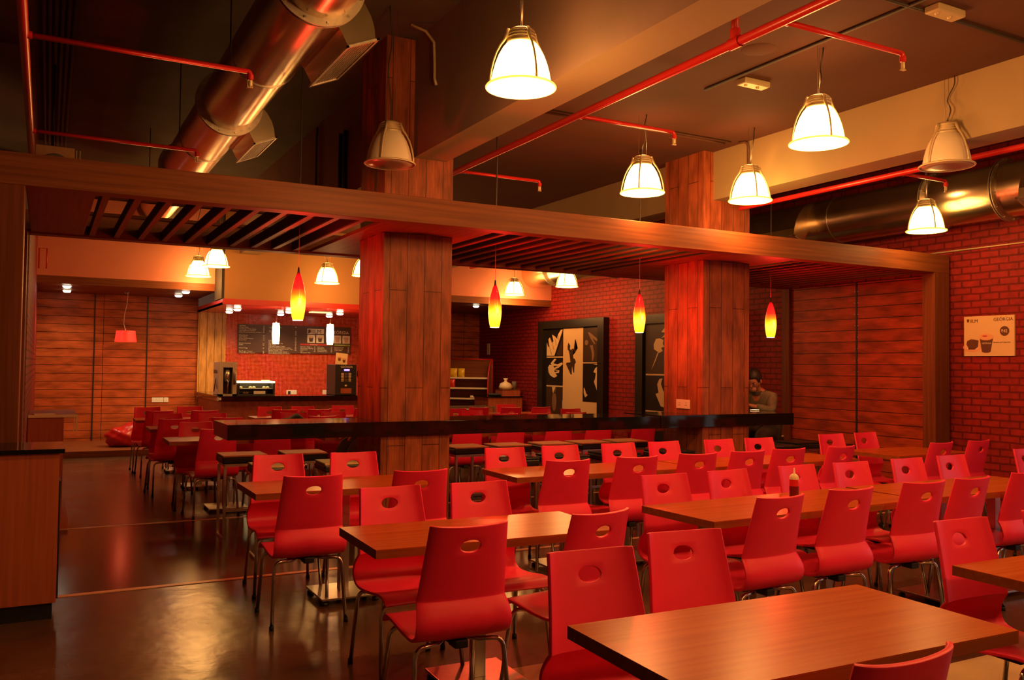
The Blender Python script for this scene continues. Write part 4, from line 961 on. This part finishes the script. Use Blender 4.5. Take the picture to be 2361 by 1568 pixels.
P('blurred_arm', [(1.88, 1.92), (1.97, 1.92), (2.03, 1.74), (1.99, 1.64), (1.95, 1.62), (1.94, 1.78)], 'pmid', 2, p)
P('blurred_glow', circ(1.76, 1.97, .06, .05, 14), 'pmid', 2, p)
P('dividing_line', rect(cc, ce, 1.58, 1.60), 'plight', 2)
p = P('picture_panel', rect(cc+.01, ce, .87, 1.58), 'pblack')
P('face_highlight', [(2.06, 1.49), (2.0, 1.42), (2.08, 1.40), (2.06, 1.30), (2.02, 1.24), (2.10, 1.12), (2.17, .98), (2.17, 1.46), (2.12, 1.52)], 'plight', 2, p)
P('hand_highlight', [(1.68, 1.13), (1.72, 1.10), (1.76, 1.02), (1.82, .99), (1.76, .96), (1.73, .94), (1.68, 1.02)], 'plight', 2, p)
P('hat_highlight', [(1.98, 1.57), (2.17, 1.57), (2.12, 1.55)], 'plight', 2, p)
t, P = framed('black framed collage with two hands holding a stick, half behind the right column', 12.08, 8.995, 2.38, 2.07, .33)
p = P('picture_panel', rect(.25, 1.15, 1.41, 2.25), 'pdark')
P('gripping_hand', [(.47, 1.82), (.46, 1.90), (.52, 1.99), (.62, 2.0), (.72, 1.97), (.70, 1.91), (.74, 1.86), (.66, 1.84), (.70, 1.79), (.62, 1.76), (.56, 1.78)], 'plight', 2, p)
P('gripping_hand', [(.66, 2.10), (.76, 2.18), (.88, 2.17), (.94, 2.10), (.92, 2.0), (.84, 1.98), (.90, 2.06), (.78, 2.03), (.66, 2.0), (.80, 2.09)], 'plight', 2, p)
P('conductor_stick', [(.79, 2.18), (.81, 2.18), (.86, 2.25), (.84, 2.25)], 'plight', 2, p)
P('conductor_stick', [(.57, 1.77), (.60, 1.77), (.48, 1.58), (.40, 1.48), (.46, 1.58)], 'plight', 2, p)
P('dividing_line', rect(.25, 1.15, 1.385, 1.41), 'plight', 2)
p = P('picture_panel', rect(.25, 1.15, .80, 1.385), 'pblack')
P('strumming_arm', [(.62, 1.33), (.70, 1.34), (.66, 1.25), (.72, 1.14), (.80, 1.04), (.94, 1.00), (.96, .93), (.80, .86), (.66, .88), (.52, 1.08), (.60, 1.10), (.56, 1.24)], 'plight', 2, p)
P('grey_backdrop', [(.74, 1.36), (1.13, 1.36), (1.13, .98), (.98, 1.0), (.80, 1.10)], 'pmid', 2, p)
P('guitar_neck', [(.96, 1.27), (1.02, 1.36), (1.12, 1.36), (.88, 1.10), (.78, 1.16)], 'plight', 3, p)
P('dividing_line', rect(.25, 1.15, .78, .80), 'plight', 2)
p = P('picture_panel', rect(.25, 1.15, .53, .78), 'pmid')

# ---------------------------------------------------------------- right bay furniture
t = thing('snack_rack', 'red framed snack rack with wire shelves in the far right corner', 'rack', (8.05, 16.95, 0), math.radians(-38))
m = MB()
side = [(.26, 0), (.26, 1.66)] + [(.26-.50*math.sin(a), 1.10+.56*math.cos(a)) for a in [PI/2*k/8 for k in range(1, 9)]] + [(-.24, 0)]
for sx in (-1, 1):
    pts = [Vector((sx*.47, y, z)) for y, z in side]
    MB().tube(pts, .014, 8).build('side_frame', 'redpipe', t)
MB().tube([(-.47, .26, 1.655), (.47, .26, 1.655)], .014, 8).build('top_bar', 'redpipe', t)
MB().box(-.46, .46, .25, .262, .1, 1.64).build('back_panel', 'oak', t)
for sx in (-1, 1): MB().prism([(y, z) for y, z in side], lambda u, v, d: Vector((d, u, v)), sx*.462, sx*.458).build('side_panel', 'band', t)
for k, z in enumerate((.35, .58, .80, 1.02, 1.24)):
    s_ = MB().box(-.455, .455, -.20+.035*k, .245, z, z+.012).build('shelf', 'steel', t)
    MB().box(-.455, .455, -.215+.035*k, -.203+.035*k, z-.01, z+.025).build('price_strip', 'chalk', s_)
rk = Matrix.Translation((8.05, 16.95, 0)) @ Matrix.Rotation(math.radians(-38), 4, 'Z')
def bag(x, y, z, w_, h_, mat, name, label, cat, group=None, lean=.15):
    m = MB(); p = rk @ Vector((x, y, z))
    bm = m.bm; bmesh.ops.create_grid(bm, x_segments=8, y_segments=8, size=.5); top = bm.verts[:]
    for v in top: v.co.z = .5*max(0, 1-(2*v.co.x)**4)*max(0, 1-(2*v.co.y)**2)**.6
    g = bmesh.ops.duplicate(bm, geom=bm.faces[:]); 
    for v in [e for e in g['geom'] if isinstance(e, bmesh.types.BMVert)]: v.co.z *= -1
    bmesh.ops.remove_doubles(bm, verts=bm.verts[:], dist=.0005)
    for v in bm.verts:
        n_ = .04*math.sin(v.co.x*23+v.co.y*9)
        x_, y_, z_ = v.co.x*w_, v.co.y*h_, (v.co.z+n_*.6)*.09
        v.co = Vector((x_, z_+lean*(y_+h_/2), y_+h_/2))
    o = m.build(name, mat, None, p, math.radians(-38)); smooth(o, 60)
    return tag(o, label, cat, group)
M['yellow'] = plain('yellow_foil', (.80, .48, .02), .3, noise=.25, nscale=20); M['redfoil'] = plain('red_foil', (.60, .03, .015), .3, noise=.3, nscale=16)
bag(-.34, -.02, 1.255, .17, .20, 'yellow', 'crisp_packet', 'yellow crisp packet at the left end of the snack rack top shelf', 'packet')
bag(-.17, .0, 1.255, .15, .20, 'yellow', 'crisp_packet', 'yellow crisp packet leaning right on the snack rack top shelf', 'packet')
bag(-.36, -.08, 1.035, .15, .19, 'redfoil', 'crisp_packet', 'red crisp packet on the second shelf of the snack rack', 'packet')
for k in range(3): bag(.10+.12*k, -.10, .815, .09, .06, 'chalk', 'snack_packet', 'small white snack packet, %s of three on the middle shelf' % ('left', 'middle', 'right')[k], 'packet', 'small packets on the rack')
bag(-.28, -.12, .365, .24, .10, 'chalk', 'bread_bag', 'pale bag lying on the lowest shelf of the snack rack', 'bag')
t = thing('steel_bench', 'low steel frame bench in front of the snack rack', 'bench', (7.45, 15.6, 0))
MB().box(-.5, .55, -.02, .02, .66, .70).box(-.5, .55, .38, .42, .66, .70).build('top_rail', 'steel', t)
for x in (-.48, .05, .53):
    for y in (0, .4): MB().box(x-.012, x+.012, y-.012, y+.012, 0, .66).build('leg', 'steel', t)
MB().box(-.5, .55, 0, .4, .50, .515).build('shelf', 'galv', t)
t = thing('side_cabinet', 'wooden cabinet with a black top beside the snack rack', 'cabinet', (8.40, 16.3, 0))
MB().box(-.35, .45, -.3, .35, 0, .86).build('body', 'cabwood', t); MB().box(-.37, .47, -.32, .37, .86, .885).build('worktop', 'blackgran', t)
MB().box(-.354, -.35, -.12, .2, .50, .506).build('door_gap', 'black', t)
t = thing('wooden_crate', 'low wooden box standing on the side cabinet', 'box', (8.62, 16.2, .885))
MB().box(-.22, .2, -.16, .16, 0, .13).build('body', 'cabwood', t); MB().box(-.225, .205, -.165, .165, .125, .135).build('lid', 'oak', t)
m = MB(); m.lathe([(0, 0), (.13, .0), (.15, .06), (.11, .13), (.035, .16), (.03, .19), (.055, .235), (.02, .22), (0, .2)], 14)
for v in m.bm.verts: v.co.x *= 1+.08*math.sin(v.co.z*50+v.co.y*30)
tag(m.build('plastic_bag', 'cream', None, (8.53, 16.15, 1.02)), 'knotted cream carrier bag on the wooden box', 'bag')
tag(MB().lathe([(0, 0), (.05, 0), (.05, .15), (.045, .17), (0, .17)], 16).build('dark_canister', 'grey', None, (8.76, 16.2, 1.02)), 'dark canister behind the cream carrier bag', 'canister')
m = MB(); m.ball((0, 0, .03), .12, 1.3, .7, .3).ball((.12, .04, .02), .08, 1.2, .8, .3)
tag(m.build('folded_cloth', 'trouser', None, (8.23, 16.1, .885)), 'dark crumpled cloth on the side cabinet', 'cloth')

# ---------------------------------------------------------------- left side: cabinets, platform, bean bag
t = thing('front_cabinet', 'tall wooden cabinet with a black top at the lower left edge', 'cabinet', (-.75, 5.97, 0))
MB().box(-.80, .838, -.245, .26, .10, .965).build('body', 'cabwood', t)
MB().box(-.82, .82, -.21, .25, 0, .10).build('plinth', 'black', t)
MB().box(-.85, .865, -.27, .275, .965, .990, bevel=.003).build('worktop', 'blackgran', t)
MB().box(.839, .848, -.235, .01, .12, .80).build('side_door', 'black', t)
t = thing('rear_cabinet', 'brown cabinet with a pale edged top below the brick strip', 'cabinet', (.02, 10.9, 0))
MB().box(-.165, .17, -.5, .6, 0, .90).build('body', 'cabwood', t)
MB().box(-.165, .29, -.52, .6, .90, .93).build('worktop', 'cabwood', t)
MB().box(-.165, .30, -.527, -.52, .905, .935).box(.285, .30, -.527, -.50, .76, .905).box(.262, .270, -.527, -.52, .74, .905).build('pale_edging', 'chalk', t)
tag(MB().box(-.10, .10, -.06, .06, 0, .012).build('paper_stack', 'chalk', None, (0, 10.46, .931), .2), 'flat papers on the pale edged cabinet', 'papers')
tag(boxo('floor_plinth', -.14, .215, 8.78, 10.35, .0, .06, 'cabwood'), 'low wooden step behind the left cabinet', 'step')
m = MB()
bmesh.ops.create_icosphere(m.bm, subdivisions=4, radius=1)
for v in m.bm.verts:
    p_ = v.co.copy(); r_ = 1+.05*math.sin(5*p_.x+3*p_.y)+.04*math.sin(9*p_.z+7*p_.x)+.03*math.sin(16*p_.x-11*p_.z)
    x_, y_, z_ = p_.x*.33*r_, p_.y*.30*r_, p_.z*.2*r_
    hgt = max(0, p_.x+.2)*.13*max(0, p_.z); z_ += hgt; v.co = Vector((x_, y_, max(-.15, z_)+.15))
    if v.co.x > .1: v.co.z += .05*max(0, p_.z)
for f in m.bm.faces: f.smooth = True
tag(m.build('bean_bag', 'bean', None, (1.24, 15.85, .10)), 'shiny red bean bag slumped on the wooden platform', 'bean bag')
m = MB(); m.tube([(-.1, 0, 0), (-.1, 0, .3), (.0, 0, .30), (0, 0, 0)], .012, 6)
tag(m.build('cable_loop', 'redpipe', None, (-.02, 14.6, 2.87)), 'dark red bracket loop under the pergola at the far left', 'bracket')

# ---------------------------------------------------------------- small things on tables
t = thing('sauce_bottle', 'red ketchup squeeze bottle with a pale nozzle on the long table', 'bottle', (3.97, 3.80, .7325))
M['ketchup'] = plain('ketchup', (.16, .006, .006), .25); M['bottlered'] = plain('red_bottle_plastic', (.70, .02, .015), .25)
MB().lathe([(0, 0), (.026, 0), (.028, .004), (.028, .075)], 22).build('bottle_lower', 'ketchup', t)
MB().lathe([(.028, .075), (.0275, .108), (.025, .118)], 22).build('bottle_upper', 'bottlered', t)
MB().lathe([(.027, .114), (.0275, .128), (.021, .14), (.012, .146), (.006, .15), (.0045, .178), (.003, .182), (0, .182)], 20).build('nozzle_cap', 'chalk', t)
m = MB(); bmesh.ops.create_icosphere(m.bm, subdivisions=3, radius=1)
for v in m.bm.verts:
    p_ = v.co; v.co = Vector((p_.x*.19*(1+.1*math.sin(p_.y*8)), p_.y*.14, max(0, p_.z)*.12*(1+.2*math.sin(p_.x*6+1))))
for f in m.bm.faces: f.smooth = True
tag(m.build('black_bag', 'trouser', None, (2.82, 11.05, .7325)), 'black soft bag lying on a table behind the bar, left of centre', 'bag')
tag(MB().lathe([(0, 0), (.035, 0), (.035, .07), (0, .07)], 14).build('napkin_pot', 'chalk', None, (3.3, 11.0, .7325)), 'small pale pot on a table left of the left column', 'pot')

# ---------------------------------------------------------------- people
def skin_body(name, V, E, mat, parent, sub=2):
    me = bpy.data.meshes.new(name); me.from_pydata([v[:3] for v in V], E, []); me.update()
    o = bpy.data.objects.new(name, me); C.objects.link(o)
    o.modifiers.new('skin', 'SKIN')
    if not me.skin_vertices:
        bpy.context.view_layer.objects.active = o
    sv = me.skin_vertices[0].data
    for i, v in enumerate(V): sv[i].radius = (v[3], v[4] if len(v) > 4 else v[3])
    sv[0].use_root = True
    s_ = o.modifiers.new('sub', 'SUBSURF'); s_.levels = sub; s_.render_levels = sub
    bpy.context.view_layer.update()
    me2 = bpy.data.meshes.new_from_object(o.evaluated_get(bpy.context.evaluated_depsgraph_get()))
    o.modifiers.clear(); o.data = me2; me2.materials.clear(); me2.materials.append(M[mat])
    for p_ in me2.polygons: p_.use_smooth = True
    o.parent = parent; return o
def chain(V, E, pts, start=None):
    i = start
    for p_ in pts:
        V.append(p_); j = len(V)-1
        if i is not None: E.append((i, j))
        i = j
    return i
def person(loc, rz, label, shirt, lean, arms, phone=False):
    """local +y is forward, +x is the person's right; hips at z .78 on a stool"""
    t = thing('person', label, 'person', loc, rz)
    z0 = .79
    # body: skin-coloured continuous figure
    hx, hz = lean*.62, .0
    sh = (0, lean, 1.20); nk = (0, lean+.05, 1.27); hd = (0, lean+.13, 1.365)
    V = [(0, 0, z0, .125, .10)]; E = []
    a = chain(V, E, [(0, lean*.35, .93, .125, .095), (0, lean*.75, 1.08, .145, .10), (0, lean, 1.19, .10, .08), (nk[0], nk[1], nk[2], .048), (hd[0], hd[1]-.01, hd[2]-.03, .062)], 0)
    chest = 2
    hands = []
    for sx in (-1, 1):
        sh_i = chain(V, E, [(sx*.165, lean+.0, 1.175, .058)], 3)
        el = arms[0 if sx < 0 else 1][0]; wr = arms[0 if sx < 0 else 1][1]
        w_i = chain(V, E, [(el[0], el[1], el[2], .042), ((el[0]+wr[0])/2, (el[1]+wr[1])/2, (el[2]+wr[2])/2, .036), (wr[0], wr[1], wr[2], .025)], sh_i)
        d = (Vector(wr)-Vector(el)).normalized(); side_ = Vector((-sx, 0, 0)); side_ = (side_-d*side_.dot(d)).normalized()
        pm = Vector(wr)+d*.055
        p_i = chain(V, E, [(pm.x, pm.y, pm.z, .030, .017)], w_i)
        hands.append((p_i, pm, d, side_))
        for fk, (off, L) in enumerate(((-.027, .062), (-.009, .072), (.009, .068), (.027, .054))):
            b_ = pm+side_*off+d*.028; c_ = b_+d*L*.5+Vector((0, 0, -.004)); e_ = b_+d*L*.8+Vector((0, 0, -.028))
            chain(V, E, [(*b_, .0085), (*c_, .008), (*e_, .0065)], p_i)
        th = pm+side_*.035+d*-.01
        chain(V, E, [(*th, .010), (*(th+side_*.018+d*.035), .0085)], p_i)
        chain(V, E, [(sx*.10, .05, z0-.02, .10), (sx*.13, .40, z0-.06, .07), (sx*.13, .44, z0-.25, .058), (sx*.12, .40, .30, .042), (sx*.12, .42, .27+.03, .04), (sx*.13, .55, .27, .035)], 0)
    body = skin_body('body', V, E, 'skin', t)
    # head with face
    hm = Matrix.Translation(hd) @ Matrix.Rotation(math.radians(-38), 4, 'X')
    m = MB(); m.ball((0, 0, .02), .098, .80, .98, 1.18, 20, 16, mtx=hm)
    m.ball((0, .085, -.055), .045, .9, .7, .8, mtx=hm)
    m.ball((0, .103, .0), .014, .9, 1.3, 1.8, 10, 8, mtx=hm)
    for sx in (-1, 1): m.ball((sx*.080, -.005, .0), .024, .4, .8, 1.25, 10, 8, mtx=hm); m.ball((sx*.032, .082, .022), .016, 1.2, .6, .5, 10, 8, mtx=hm)
    m.build('head', 'skin', t)
    m = MB()
    for sx in (-1, 1): m.ball((sx*.032, .092, .020), .008, 1.3, .5, .6, 8, 6, mtx=hm); m.ball((sx*.033, .090, .042), .014, 1.4, .5, .25, 8, 6, mtx=hm)
    m.ball((0, .106, -.052), .016, 1.4, .4, .22, 8, 6, mtx=hm)
    m.build('face_features', 'hair', t)
    m = MB(); m.ball((0, -.018, .045), .108, .84, .98, 1.02, 22, 16, mtx=hm)
    for v in m.bm.verts:
        q = hm.inverted() @ v.co
        if q.y > .05 and q.z < .075: q.y = .05+(q.y-.05)*.1
        if q.z < -.02: q.z = -.02+(q.z+.02)*.3
        q += q.normalized()*.004*math.sin(q.x*200)*math.sin(q.z*180)
        v.co = hm @ q
    m.build('hair', 'hair', t)
    # shirt follows the torso and arms
    V = [(0, .0, z0+.03, .145, .115)]; E = []
    chain(V, E, [(0, lean*.35, .93, .150, .115), (0, lean*.75, 1.08, .168, .118), (0, lean, 1.185, .125, .095), (0, lean+.03, 1.235, .068, .062)], 0)
    for sx in (-1, 1):
        s_i = chain(V, E, [(sx*.165, lean, 1.175, .075)], 3)
        el = arms[0 if sx < 0 else 1][0]; wr = arms[0 if sx < 0 else 1][1]; md = [el[k]+(wr[k]-el[k])*.93 for k in range(3)]
        chain(V, E, [(el[0], el[1], el[2], .060), (md[0], md[1], md[2], .044)], s_i)
    skin_body('shirt', V, E, shirt, t)
    m = MB(); cmx = Matrix.Translation((0, lean+.035, 1.235)) @ Matrix.Rotation(math.radians(-25), 4, 'X')
    m.lathe([(.075, -.012), (.066, .03), (.060, .03), (.066, -.012)], 16, mtx=cmx); m.build('collar', 'trouser' if shirt == 'shirt' else shirt, t)
    V = [(0, 0, z0, .150, .12)]; E = []
    for sx in (-1, 1): chain(V, E, [(sx*.10, .06, z0-.02, .108), (sx*.13, .39, z0-.05, .085), (sx*.13, .44, z0-.13, .078), (sx*.13, .43, z0-.27, .070), (sx*.12, .41, .34, .055)], 0)
    skin_body('trousers', V, E, 'trouser', t)
    for sx in (-1, 1):
        m = MB(); m.ball((sx*.125, .50, .275), .055, .85, 2.3, .8, 14, 10); m.box(sx*.125-.042, sx*.125+.042, .38, .61, .225, .245, bevel=.008); m.build('shoe', 'rubber', t)
    if phone:
        pass
    return t
# the man at the right end of the bar: faces left, bent over a phone
person((7.66, 7.80, .0), math.radians(112), 'person in an olive grey shirt bent over a phone at the bar\'s right end', 'shirt', .17,
       [((-.20, .28, 1.02), (-.06, .46, 1.075)), ((.25, .24, 1.0), (.10, .45, 1.08))])
t = thing('mobile_phone', 'bright phone held by the man at the bar\'s right end', 'phone', (7.14, 7.43, 1.0365), math.radians(20))
M['phonelit'] = emit('lit_phone_screen', (1, .85, .45), 1.6)
MB().box(-.055, .055, -.035, .035, 0, .007, bevel=.003).build('case', 'whitepl', t); MB().box(-.05, .05, -.031, .031, .007, .009).build('screen', 'phonelit', t)
person((2.98, 8.05, .0), math.radians(95), 'person in dark clothes on a stool, almost hidden behind the left column', 'trouser', .10,
       [((-.22, .18, .98), (-.14, .36, .88)), ((.22, .18, .98), (.14, .36, .88))])
